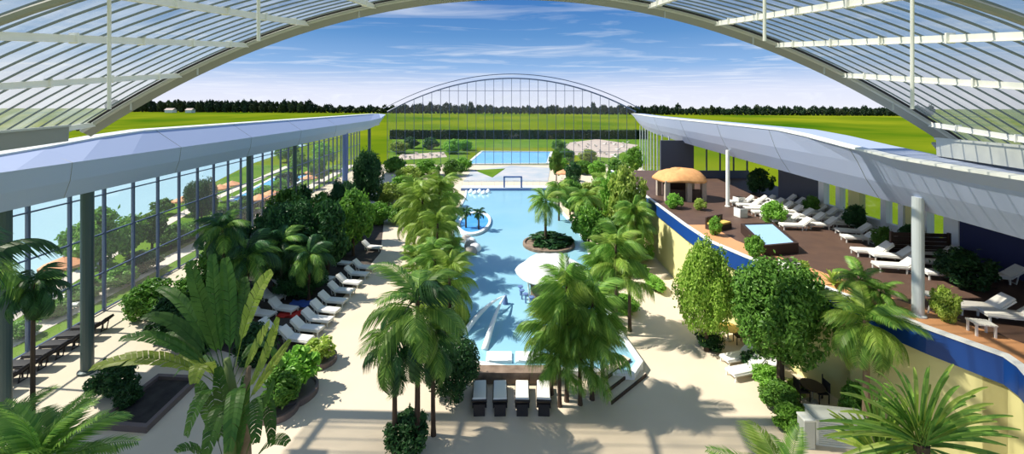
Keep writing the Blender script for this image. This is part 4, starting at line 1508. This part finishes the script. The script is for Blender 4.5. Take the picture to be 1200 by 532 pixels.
for px, py, h, r, cr_, lb in ((538, 384, 1.2, .8, 'brt', 'bright low shrub at the bank edge beside the water jets'), (522, 392, 1.6, 1.0, 'mid', 'green low shrub under the olive drooping palm at the path'),
                              (508, 372, 1.6, 1.1, 'yel', 'yellow green shrub on the path edge of the palm bank'), (524, 354, 1.4, 1.0, 'brt', 'bright shrub under the small palm overhanging the pool'),
                              (500, 340, 1.8, 1.2, 'brt', 'bright shrub on the path side in mid palm bank'), (522, 322, 2.0, 1.5, 'mid', 'green shrub at the foot of the tall weeping palms'),
                              (502, 302, 2.2, 1.6, 'yel', 'yellow green shrub on the path side below the tall weeping palms'), (522, 298, 2.0, 1.3, 'brt', 'bright shrub at the bank behind the pale rocks'),
                              (518, 268, 2.4, 1.8, 'mid', 'green shrub at the bank beside the whirlpool'), (524, 246, 2.8, 1.9, 'brt', 'bright shrub at the bank before the footbridge'),
                              (508, 262, 3.0, 2.2, 'yel', 'yellow green bush behind the tall weeping palms'), (492, 272, 2.4, 1.7, 'mid', 'green bush at the path behind the tall weeping palms'),
                              (512, 232, 3.4, 2.6, 'brt', 'bright bush at the far bank near the plaza'), (494, 246, 3.0, 2.2, 'mid', 'green bush at the far end of the palm bank'),
                              (712, 362, 1.5, 1.0, 'mid', 'green shrub below the drooping trio at the water'), (734, 366, 1.2, 1.0, 'brt', 'bright shrub below the drooping trio at the path'),
                              (712, 332, 1.6, 1.2, 'brt', 'bright shrub at the corner of the curved pool wall'), (732, 320, 1.8, 1.3, 'yel', 'yellow green shrub by the path behind the drooping trio'),
                              (706, 308, 1.8, 1.3, 'mid', 'green shrub beside the bright tree at the curved wall'), (748, 306, 2.0, 1.4, 'brt', 'bright shrub under the feathery yellow green tree'),
                              (700, 270, 2.2, 1.7, 'yel', 'yellow green shrub over the curved pool wall'), (674, 246, 2.2, 1.7, 'brt', 'bright shrub at the pool bank behind the island palm'),
                              (704, 246, 2.6, 2.0, 'brt', 'bright bush on the gravel beds'), (660, 232, 2.4, 1.8, 'mid', 'green bush at the end of the footbridge'), (690, 232, 2.4, 2.0, 'yel', 'yellow green bush behind the footbridge end'),
                              (740, 228, 2.6, 2.1, 'mid', 'green bush between far planting and terrace'), (656, 200, 3.0, 2.2, 'brt', 'bright bush beside the outdoor basin corner indoors'), (684, 204, 3.0, 2.4, 'mid', 'green bush at the facade behind the small orange parasol')):
    shrub(inside(at(px, py), r), h, r, cr_, lb)

# egg tree, big tree and the plants at the terrace foot
tree(at(828, 411), 6.5, 1.66, 'egg', 'egg shaped bright green clipped tree on the paving', .75, tr=.12, name='clipped_tree')
shrub(at(833, 408), .95, .85, 'dark', 'round dark shrub around the foot of the egg shaped tree', stem=False)
tree(at(915, 464), 6.7, 2.15, 'mid_fine', 'big dense leafy tree in front of the blue terrace band', 1.6, tr=.16)
shrub(at(900, 452), 1.0, .8, 'brt', 'pale green shrub at the corner of the lounger patio')
shrub(at(915, 480), 1.3, .9, 'mid', 'green shrub behind the pale corner shrub of the patio')
shrub(at(928, 505), 1.1, .8, 'brt', 'bright shrub nearest the grey pillar by the patio')
shrub(at(885, 432), .9, .8, 'dark', 'dark shrub behind the pair of patio loungers')
shrub(inside(at(1022, 500), .8), 1.9, .7, 'mid', 'upright leafy shrub at the foot of the yellow wall')
shrub(at(935, 462), .7, .5, 'yel', 'small yellow flowering shrub beside the bistro table')
shrub(at(768, 338), .9, 1.5, 'brt', 'low spreading green hedge bed on the bright path', r2=.7, stem=False)
shrub(at(752, 322), .8, 1.0, 'mid', 'low shrub bed behind the spreading hedge', r2=.6, stem=False)

# hanging palms before the far part of the terrace
for px, py, cy, L, lb, fr in ((762, 318, 252, 2.1, 'drooping palm before the terrace edge nearest the path', ('weep', 'weepy')), (780, 316, 250, 2.2, 'drooping palm before the terrace edge, middle of three', ('weep2', 'arch2')),
                              (799, 312, 262, 2.0, 'drooping palm before the terrace edge next to the egg shaped tree', ('weep', 'arch2'))):
    b_ = at(px, py); b_.x = min(b_.x, edge_x(b_.y) - 2.6); c = P(px, cy, b_.y)
    palm(b_, c.z, L, 24, fr, lb, seed=100 + k, tr=.12, tk='pale', pitch=(80, 0), spread=.3); k += 1
for px, py, top, w, cr_, lb in (
        (742, 298, 186, 50, 'yel', 'tall feathery yellow green tree before the terrace hut'), (752, 270, 196, 36, 'brt', 'bright green tree behind the feathery yellow green one'),
        (690, 292, 236, 44, 'brt', 'bright green tree beside the curved pool wall'), (712, 300, 250, 40, 'mid', 'green tree between the curved pool wall and the path'),
        (668, 252, 205, 34, 'mid', 'green tree behind the island palm'), (690, 250, 212, 30, 'yel', 'yellow green tree behind the curved pool wall'),
        (708, 250, 205, 32, 'brt', 'pale green tree among the gravel beds'), (652, 212, 172, 18, 'mid', 'slim green tree by the corner of the outdoor basin'),
        (672, 222, 186, 22, 'dark', 'dark green tree behind the footbridge end'), (700, 214, 186, 24, 'brt', 'bright tree at the far planting by the facade'),
        (724, 222, 184, 28, 'mid', 'green tree in the far planting nearest the terrace'), (748, 206, 170, 26, 'brt', 'bright tree against the foot of the facade arch'),
        (734, 250, 208, 30, 'yel', 'yellow green shrub tree before the far planting'), (728, 282, 240, 34, 'mid', 'green tree behind the drooping trio'),
        (770, 235, 196, 24, 'brt', 'bright green tree beside the thatched hut'), (818, 292, 246, 34, 'brt', 'bushy bright plant before the blue band by the egg tree')):
    b_ = at(px, py); s_ = b_.y / F
    h = (py - top) * s_ * .97
    tree(inside(b_, w * s_ / 2) if b_.y < YE else b_, h, w * s_ / 2, cr_, lb, h * .16, tr=.10)
for px, py, cy, L, lb in ((655, 262, 222, 2.2, 'small palm at the pool bank behind the island'), (686, 276, 232, 2.4, 'palm over the curved pool wall'), (726, 262, 214, 2.4, 'palm among the gravel beds before the terrace')):
    b_ = at(px, py); c = P(px, cy, b_.y)
    palm(inside(b_, 1.9), c.z, L, 20, ('arch2', 'olive'), lb, seed=120 + k, tr=.11); k += 1

# the grove between glass wall and path
GRV = [  # px, base, top, width, crown, label
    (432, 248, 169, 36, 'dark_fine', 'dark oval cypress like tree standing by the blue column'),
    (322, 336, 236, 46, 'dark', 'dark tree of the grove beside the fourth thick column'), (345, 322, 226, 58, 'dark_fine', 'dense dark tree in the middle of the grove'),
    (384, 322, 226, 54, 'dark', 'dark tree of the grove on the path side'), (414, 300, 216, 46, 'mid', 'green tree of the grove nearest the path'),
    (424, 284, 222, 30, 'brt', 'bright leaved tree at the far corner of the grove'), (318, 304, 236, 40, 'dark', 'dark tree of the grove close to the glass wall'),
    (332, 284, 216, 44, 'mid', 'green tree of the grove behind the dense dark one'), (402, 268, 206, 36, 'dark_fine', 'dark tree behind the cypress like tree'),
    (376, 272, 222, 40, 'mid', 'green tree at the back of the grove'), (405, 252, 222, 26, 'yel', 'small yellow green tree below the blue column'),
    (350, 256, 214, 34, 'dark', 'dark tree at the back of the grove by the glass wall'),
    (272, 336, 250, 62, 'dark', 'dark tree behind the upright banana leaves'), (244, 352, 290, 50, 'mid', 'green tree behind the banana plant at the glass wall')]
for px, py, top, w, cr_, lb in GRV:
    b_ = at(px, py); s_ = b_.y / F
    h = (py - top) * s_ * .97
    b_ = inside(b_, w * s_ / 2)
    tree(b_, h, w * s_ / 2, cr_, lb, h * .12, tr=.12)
for px, py, cy, L, lb in ((290, 372, 300, 2.4, 'dark palm in the grove behind the banana plant'), (330, 348, 285, 2.3, 'dark palm arching over the shaded loungers'), (362, 352, 300, 2.0, 'dark low palm spreading beside the path loungers'),
                          (262, 380, 268, 2.0, 'slender dark palm rising behind the banana leaves')):
    b_ = at(px, py); c = P(px, cy, b_.y)
    palm(b_, c.z, L, 20, ('dark', 'arch2'), lb, seed=140 + k, tr=.10, pitch=(70, -40)); k += 1
for px, py, h, r, cr_, lb in ((175, 372, 2.5, 1.6, 'mid', 'round green shrub between the thick column and the banana plant'), (205, 396, 2.6, 1.5, 'dark', 'dark shrub just behind the planter bed'),
                              (134, 462, 1.7, 1.05, 'dark', 'dark shrub growing at the thick column beside the planter bed'), (150, 476, 1.0, .6, 'dark', 'small dark shrub inside the planter bed'),
                              (238, 410, 2.6, 1.5, 'dark', 'dark shrub behind the banana stems'), (300, 425, 2.2, 1.2, 'dark', 'dark shrub between the banana plant and the twin planters'),
                              (220, 360, 2.2, 1.4, 'mid', 'low green shrub at the glass wall behind the dark ones'), (262, 345, 2.2, 1.5, 'dark', 'dark undergrowth shrub at the glass wall by the grove'),
                              (392, 300, 1.7, 1.6, 'dark', 'dark undergrowth shrub in the grove behind the path loungers'), (352, 345, 2.0, 1.9, 'dark_fine', 'broad dark undergrowth shrub in the heart of the grove'),
                              (445, 262, 2.6, 1.7, 'brt', 'bright shrub below the cypress like tree'), (455, 240, 3.2, 2.2, 'yel', 'yellow green shrub beyond the cypress like tree'),
                              (470, 232, 3.6, 2.6, 'brt', 'bright bushy shrub at the rear of the hall'), (466, 262, 2.6, 1.6, 'mid', 'green shrub at the far end of the path'), (478, 214, 3.2, 2.6, 'yel', 'yellow green shrub mound before the pink terrace'),
                              (462, 202, 3.4, 2.6, 'mid', 'green shrub at the foot of the facade corner'), (500, 206, 3.4, 3.0, 'brt', 'bright shrub mound behind the tall palms'), (530, 206, 3.4, 2.4, 'mid', 'green shrub at the outdoor basin corner'),
                              (544, 200, 3.0, 2.0, 'brt', 'bright shrub at the edge of the white plaza')):
    shrub(inside(at(px, py), r), h, r, cr_, lb)
for px, py, h, r, cr_, lb in ((376, 424, 1.1, .85, 'yel_coarse', 'yellow green shrub in the smaller of the twin planters on the path'), (344, 462, 1.9, 1.15, 'brt_coarse', 'bright leafy shrub in the larger of the twin planters on the path'),
                              (326, 482, 1.6, .9, 'mid_coarse', 'green shrub on the banana side of the larger twin planter')):
    b_ = at(px, py)
    t = shrub(b_, h + .2, r, cr_, lb, lift=.25)
    link('planter_rim', MB().lathe([(r * .95, 0), (r * .95, .28), (r * .85, .30), (r * .82, .2)], 24), M['rim'], t)
# garden shrubs beyond the facade
for px, py, h, r, cr_, lb in ((482, 174, 4, 3, 'dark', 'dark round bush on the lawn beyond the facade corner'), (505, 175, 4, 3, 'dark', 'dark round bush on the far lawn behind the pink terrace'), (468, 180, 4, 3, 'yel', 'yellow green bush beyond the facade corner'),
                              (530, 180, 4.5, 3.2, 'brt', 'bright bush at the far corner of the outdoor basin'), (545, 176, 3.5, 2.8, 'brt', 'bright bush right behind the outdoor basin'), (655, 178, 4, 2.5, 'mid', 'green bush at the far side of the outdoor basin'),
                              (664, 190, 3.6, 2.4, 'mid', 'green bush between the basin and the sunbathing ground'), (690, 190, 3.4, 2.6, 'yel', 'yellow green bush before the sunbathing ground')):
    shrub(at(px, py), h, r, cr_, lb)
# clipped dark hedge closing the garden
h0, h1 = at(452, 163), at(752, 164)
m_ = MB()
hd = leaf_cloud('hedge_leaf', 10, .1, L_far, 1, 3)
rgn = np.random.default_rng(4)
nL = 9000
hx0, hx1 = h0.x + 2, h1.x + 4
pos = np.stack([rgn.uniform(0, hx1 - hx0, nL), rgn.uniform(-1.1, 1.1, nL), rgn.uniform(.1, 3.6, nL)], 1)
face = rgn.integers(0, 2, nL)
pos[face == 0, 1] = -1.1; pos[face == 1, 2] = 3.6 + rgn.normal(size=(face == 1).sum()) * .12
dvec = rgn.normal(size=(nL, 3)); a_ = dvec / np.linalg.norm(dvec, axis=1)[:, None]
b_ = np.cross(a_, rgn.normal(size=(nL, 3))); b_ /= np.linalg.norm(b_, axis=1)[:, None]
V = np.stack([pos - a_ * .45, pos + b_ * .3, pos + a_ * .45, pos - b_ * .3], 1).reshape(-1, 3)
me = np_mesh('hedge_foliage', V, [(4 * i, 4 * i + 1, 4 * i + 2, 4 * i + 3) for i in range(nL)], L_far)
hg = thing('hedge', 'long clipped dark hedge across the far end of the garden', 'hedge', (hx0, h0.y, -.03))
link('foliage', me, None, hg)
link('core', MB().box(((hx1 - hx0) / 2, 0, 1.75), (hx1 - hx0, 2.1, 3.5)), L_far, hg)

# ------------------------------------------------------------------ terrace plants
for px, py, top, w, cr_, lb in ((906, 262, 234, 30, 'brt', 'bright bushy plant between the terrace block and the plunge pool'), (884, 302, 274, 24, 'brt', 'bright plant at the near side of the plunge pool'),
                                (940, 322, 304, 18, 'yel', 'pale round shrub at the terrace edge beside the white cube'), (1034, 292, 264, 24, 'mid', 'green shrub at the near end of the terrace block'),
                                (1008, 268, 238, 26, 'dark', 'dark shrub before the terrace windows'), (1132, 336, 290, 60, 'dark', 'large dark shrub before the navy wall'), (1108, 376, 334, 30, 'yel', 'yellow green pot plant by the pale folding table'),
                                (890, 226, 196, 32, 'dark', 'dark shrub before the end windows of the terrace'), (975, 250, 228, 20, 'mid', 'green shrub before the yellow window pier'), (1092, 290, 262, 26, 'dark', 'dark shrub behind the brown screen'),
                                (838, 276, 252, 16, 'brt', 'small bright plant beside the orange sofa'), (790, 244, 226, 22, 'brt', 'bright plant before the stone pillars of the hut'), (820, 246, 232, 16, 'yel', 'yellow green plant beside the hut')):
    b_ = at(px, py, T); s_ = b_.y / F
    b_.x = min(b_.x, BX - .4 - w * s_ / 2) if b_.y < 39 else b_.x
    shrub(b_, (py - top) * s_, w * s_ / 2, cr_, lb)
b_ = at(977, 334, T)
t = thing('agave', 'pale green agave rosette on the orange terrace edge', 'plant', b_)
for i in range(22):
    a = i * 2.4; u = i / 22
    e = math.radians(80 - 70 * u)
    tip = Vector((math.cos(a) * math.cos(e), math.sin(a) * math.cos(e), math.sin(e))) * .75
    link('leaf', blade((0, 0, .02), tip * .5 + Vector((0, 0, .1)), tip, .07, 0, 0, .3, n=6), L_yel, t)
for px, py, h, L, lb in ((1008, 352, .9, 1.3, 'small feather palm on the terrace edge before the blue band'), (1032, 361, .7, 1.0, 'low feather palm on the terrace edge near the thick column')):
    palm(at(px, py, T), h, L, 14, ('arch', 'arch2'), lb, seed=170 + k, tr=.07); k += 1

# ------------------------------------------------------------------ lake lawn trees and far tree line
for px, py, top, w, cr_, lb in ((118, 326, 240, 58, 'brt', 'bright leafy tree on the lake lawn behind the thick dark column'), (150, 300, 250, 40, 'brt', 'bright tree on the lake lawn past the thick dark column'), (178, 292, 246, 36, 'mid', 'green tree on the lake lawn in a cluster of two'),
                                (236, 264, 206, 36, 'dark_fine', 'round dark tree on the lake lawn among the salmon parasols'), (200, 292, 262, 34, 'mid', 'low green bush on the lake lawn before the round tree'), (258, 268, 246, 28, 'dark', 'dark low bush beside the round tree'),
                                (284, 256, 234, 24, 'mid', 'green bush beside the garden path'), (306, 262, 240, 22, 'dark', 'dark bush before the wide parasol'), (92, 312, 262, 40, 'mid', 'green tree on the shore behind the near parasol'),
                                (190, 252, 232, 26, 'mid', 'green bush on the lake shore'), (328, 232, 208, 22, 'brt', 'bright bush by the garden basin'), (350, 204, 178, 26, 'brt', 'bright tree beyond the garden basin'),
                                (378, 200, 166, 30, 'brt', 'tall bright tree beyond the basin next to the blue column'), (336, 190, 166, 30, 'mid', 'green tree far along the lake lawn'), (390, 214, 184, 22, 'mid', 'green tree before the blue column outside')):
    b_ = at(px, py); s_ = b_.y / F
    b_.x = min(b_.x, WX(b_.y) - .5 - w * s_ / 2)
    h = (py - top) * s_
    tree(b_, h, w * s_ / 2, cr_, lb, h * .12, tr=.10)
for px, py, h, r, cr_, lb in ((140, 336, 1.6, 1.3, 'brt', 'bright low bush on the lake lawn by the wall path'), (168, 318, 1.8, 1.4, 'dark', 'dark low bush on the lake lawn before the two trees'),
                              (212, 284, 2.0, 1.6, 'brt', 'bright low bush on the lawn before the round dark tree'), (232, 278, 2.0, 1.7, 'mid', 'green low bush on the lawn by the garden path bend'),
                              (268, 258, 2.2, 1.8, 'brt', 'bright low bush between path and lake'), (292, 248, 2.2, 1.9, 'dark', 'dark low bush between path and garden basin'),
                              (310, 236, 2.4, 2.0, 'brt', 'bright low bush at the near end of the garden basin'), (62, 372, 1.2, 1.0, 'brt', 'bright low bush under the near salmon parasol'),
                              (100, 352, 1.5, 1.2, 'mid', 'green low bush beside the near salmon parasol'), (336, 218, 2.6, 2.2, 'dark', 'dark low bush at the far end of the garden basin'),
                              (24, 396, 1.1, .9, 'brt', 'bright low bush at the lake edge by the first column')):
    p = at(px, py)
    p.x = min(p.x, WX(p.y) - .5 - r)
    shrub(p, h, r, cr_, lb)
rt = random.Random(9)
pr = None
px = 128
while px < 1090:
    dens = 3.6 if px < 366 else 4.8
    ti = globals().get('ti', 0) + 1
    d = (488, 499, 510)[ti % 3]
    x = (px - 600) / F * d
    if px < 366: hh = rt.uniform(13, 16)
    elif px < 460: hh = rt.uniform(7, 11)
    else: hh = rt.uniform(7.5, 12) + (3.5 if rt.random() < .15 else 0)
    w = rt.uniform(3.6, 4.9) if px < 366 else rt.uniform(3.8, 5.2)
    t = thing('tree', 'dark tree in the long tree line on the horizon', 'tree', (x, d, gz(x, d) - .2), rt.uniform(0, 6), 'tree line on the horizon')
    cr_ = CR['far2'] if (px < 366 and rt.random() < .6) or rt.random() < .15 else CR['far']
    link('foliage', cr_, None, t, (0, 0, hh * .52), (0, 0, 0), (w, w, hh * .55))
    link('trunk', TR['straight'], None, t, (0, 0, 0), (0, 0, 0), (.4, .4, hh * .5))
    px += dens * rt.uniform(.85, 1.15)
for px, w, lb in ((200, 9, 'small pale farmhouse with red brown roof before the tree line'), (223, 7, 'smaller pale barn beside the farmhouse at the tree line')):
    x = (px - 600) / F * 470
    t = thing('farmhouse', lb, 'house', (x, 470, gz(x, 470)))
    link('wall', MB().box((0, 0, 1.6), (w, 6, 3.2)), M['coping'], t)
    m_ = MB(); m_.v = [(-w / 2 - .4, -3.4, 3.1), (w / 2 + .4, -3.4, 3.1), (w / 2 + .4, 3.4, 3.1), (-w / 2 - .4, 3.4, 3.1), (-w / 2 - .4, 0, 5.2), (w / 2 + .4, 0, 5.2)]
    m_.f = [(0, 1, 5, 4), (2, 3, 4, 5), (3, 0, 4), (1, 2, 5), (3, 2, 1, 0)]
    link('roof', m_, M['roof_red'], t)
